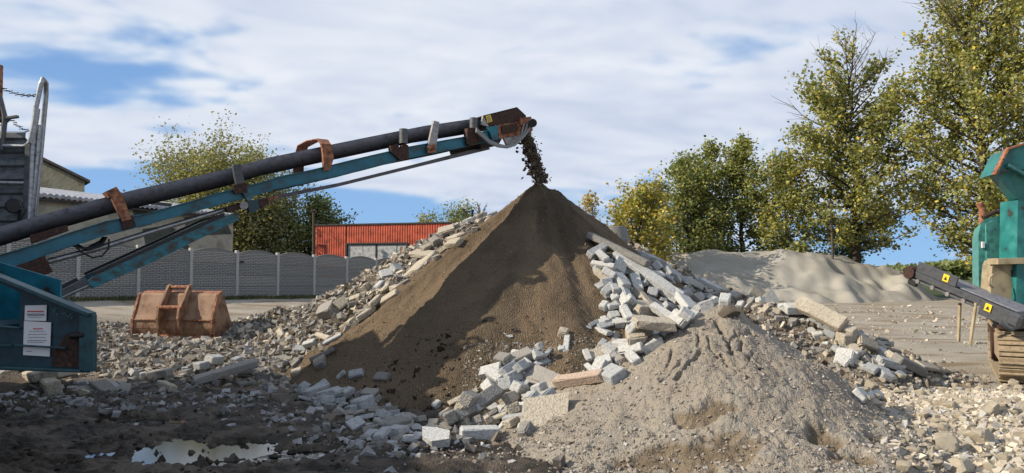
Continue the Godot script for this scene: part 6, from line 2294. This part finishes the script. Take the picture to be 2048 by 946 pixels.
func _ready() -> void:
	# camera
	var cam := Camera3D.new()
	cam.name = "camera"
	cam.fov = rad_to_deg(2.0 * atan(473.0 / F))
	cam.near = 0.05
	cam.far = 4000.0
	cam.transform = Transform3D(look_up, EYE)
	add_child(cam)
	# sky and exposure
	var env := Environment.new()
	env.background_mode = Environment.BG_SKY
	var pan := PanoramaSkyMaterial.new()
	pan.panorama = ImageTexture.create_from_image(sky_image())
	env.sky = Sky.new()
	env.sky.sky_material = pan
	env.background_energy_multiplier = 0.8
	env.tonemap_mode = Environment.TONE_MAPPER_LINEAR
	env.tonemap_exposure = 1.3
	env.sdfgi_enabled = true
	env.ssao_enabled = true
	env.ssil_enabled = true
	var we := WorldEnvironment.new()
	we.name = "environment"
	we.environment = env
	add_child(we)
	# sun: from the left, a little behind the camera
	var sun := DirectionalLight3D.new()
	sun.name = "sun"
	sun.light_energy = 1.6
	sun.light_color = Color(1.0, 0.945, 0.86)
	sun.light_angular_distance = 0.6
	sun.shadow_enabled = true
	var az := deg_to_rad(80.0)
	var el := deg_to_rad(31.0)
	var travel := Vector3(sin(az) * cos(el), -sin(el), -cos(az) * cos(el))
	sun.basis = Basis.looking_at(travel, Vector3.UP)
	add_child(sun)
	# noises shared by the terrain
	nz = {"g1": noise(1, 0.16, 3), "g2": noise(2, 1.6, 3), "mud": noise(3, 1.1, 4), "mud2": noise(4, 2.6, 3), "mud3": noise(18, 5.5, 3), "gully": noise(5, 0.9, 3), "s1": noise(6, 0.8, 3), "s2": noise(7, 5.0, 3), "s3": noise(17, 17.0, 2), "h1": noise(8, 0.7, 3), "h2": noise(9, 3.0, 3),
		"q1": noise(10, 0.9, 3), "q2": noise(11, 3.2, 3), "q3": noise(12, 11.0, 3), "c1": noise(13, 0.45, 3), "c2": noise(14, 1.7, 3), "c3": noise(15, 0.9, 3)}
	make_materials()
	var t0 := Time.get_ticks_msec()
	# cracks of the mound from the photograph
	for c in CRACKS:
		var pl := PackedVector2Array()
		for i in c.size() - 1:
			var r := ray(c[i][0], c[i][1])
			var t := 5.0
			while t < 12.0:
				var p := EYE + r * t
				if p.y <= grit_flat(p.x, -p.z) + 0.03:
					pl.append(Vector2(p.x, -p.z))
					break
				t += 0.02
		if pl.size() < 2:
			continue
		var lo := pl[0]
		var hi := pl[0]
		for q in pl:
			lo = lo.min(q)
			hi = hi.max(q)
		crack_lines.append({"p": pl, "w": c[-1], "x0": lo.x - 0.05, "x1": hi.x + 0.05, "d0": lo.y - 0.05, "d1": hi.y + 0.05})
	base_grid.resize(GW * GH)
	for j in GH:
		for i in GW:
			base_grid[j * GW + i] = surface(GX0 + i * GC, GD0 + j * GC)
	grid = base_grid.duplicate()
	# ground sheet
	var xs := spaced([[-900, -300, 150], [-300, -60, 40], [-60, -20, 4], [-20, -9, 0.5], [-9, 9.5, 0.07], [9.5, 20, 0.5], [20, 60, 4], [60, 300, 40], [300, 900, 150]])
	var ds := spaced([[-300, -40, 65], [-40, 4, 4], [4, 5.4, 0.2], [5.4, 11.0, 0.055], [11, 19, 0.1], [19, 44, 0.6], [44, 100, 4], [100, 300, 25], [300, 1800, 250]])
	var g := put(field(xs, ds, ground_h, ground_c), "ground", M.ground)
	tag(g, "muddy stony yard ground reaching to the horizon", "ground", "", "structure")
	print("ground ", Time.get_ticks_msec() - t0)
	for q in [[-2.75, 6.85, 1.1, 0.75], [-1.85, 6.75, 0.4, 0.3], [-3.7, 8.2, 0.75, 0.3]]:
		var mb := MB.new()
		var cy := -0.042
		for k in 24:
			var a0 := TAU * k / 24
			var a1 := TAU * (k + 1) / 24
			var k0: float = 1.0 + 0.15 * sin(a0 * 3.0)
			var k1: float = 1.0 + 0.15 * sin(a1 * 3.0)
			mb.tri(Vector3(q[0], cy, -q[1]), Vector3(q[0] + cos(a0) * q[2] * k0, cy, -q[1] + sin(a0) * q[3] * k0), Vector3(q[0] + cos(a1) * q[2] * k1, cy, -q[1] + sin(a1) * q[3] * k1), Vector3(q[0], -9, -q[1]))
		var w := put(mb.mesh(), "puddle", M.water)
		tag(w, "shallow puddle of rain water in the dark mud", "water", "puddles in the mud", "structure")
	var md := put(field(spaced([[-5.4, 1.6, 0.03]]), spaced([[5.3, 10.6, 0.028]]), mud_h, mud_c, 0.0, ground_h), "mud", M.mud)
	tag(md, "churned dark wet mud with ruts before the rubble", "mud", "", "structure")
	var sp := put(field(spaced([[-4.6, 5.0, 0.035]]), spaced([[7.3, 13.6, 0.03], [13.6, 17.4, 0.1]]), sand_h, sand_c, 0.0, ground_h), "sand_pile", M.sand)
	tag(sp, "tall brown cone of crushed sand under the conveyor's end", "sand pile")
	var hm := put(field(spaced([[-8.8, 8.4, 0.06]]), spaced([[8.2, 16.2, 0.05], [16.2, 20.4, 0.15]]), heap_h, heap_c, 0.0, ground_h), "rubble_heap", M.heap)
	tag(hm, "long earthy heap under the rubble, running behind the sand cone", "rubble heap")
	var gr := put(field(spaced([[-1.2, 1.1, 0.03], [1.1, 3.1, 0.0105], [3.1, 5.2, 0.03]]), spaced([[4.9, 6.4, 0.016], [6.4, 8.0, 0.0105], [8.0, 9.0, 0.03], [9.0, 11.6, 0.1]]), grit_h, grit_c, 0.0, ground_h), "grit_mound", M.grit)
	tag(gr, "pale grey-brown grit mound with dried cracks and dug brown hollows", "grit mound")
	var bk := put(field(spaced([[2.5, 28.0, 0.14]]), spaced([[38.0, 52.0, 0.14]]), bank_h, bank_c, 0.0, ground_h), "gravel_bank", M.bank)
	tag(bk, "long low bank of pale grey gravel before the row of trees", "gravel bank")
	print("piles ", Time.get_ticks_msec() - t0)
	fence()
	red_shed()
	grey_house()
	poles()
	trees()
	print("setting ", Time.get_ticks_msec() - t0)
	screener()
	crusher()
	bucket()
	print("machines ", Time.get_ticks_msec() - t0)
	fill_blocks()
	traced_blocks()
	boulders()
	print("blocks ", Time.get_ticks_msec() - t0)
	loose_stones()
	small_things()
	print("all ", Time.get_ticks_msec() - t0)
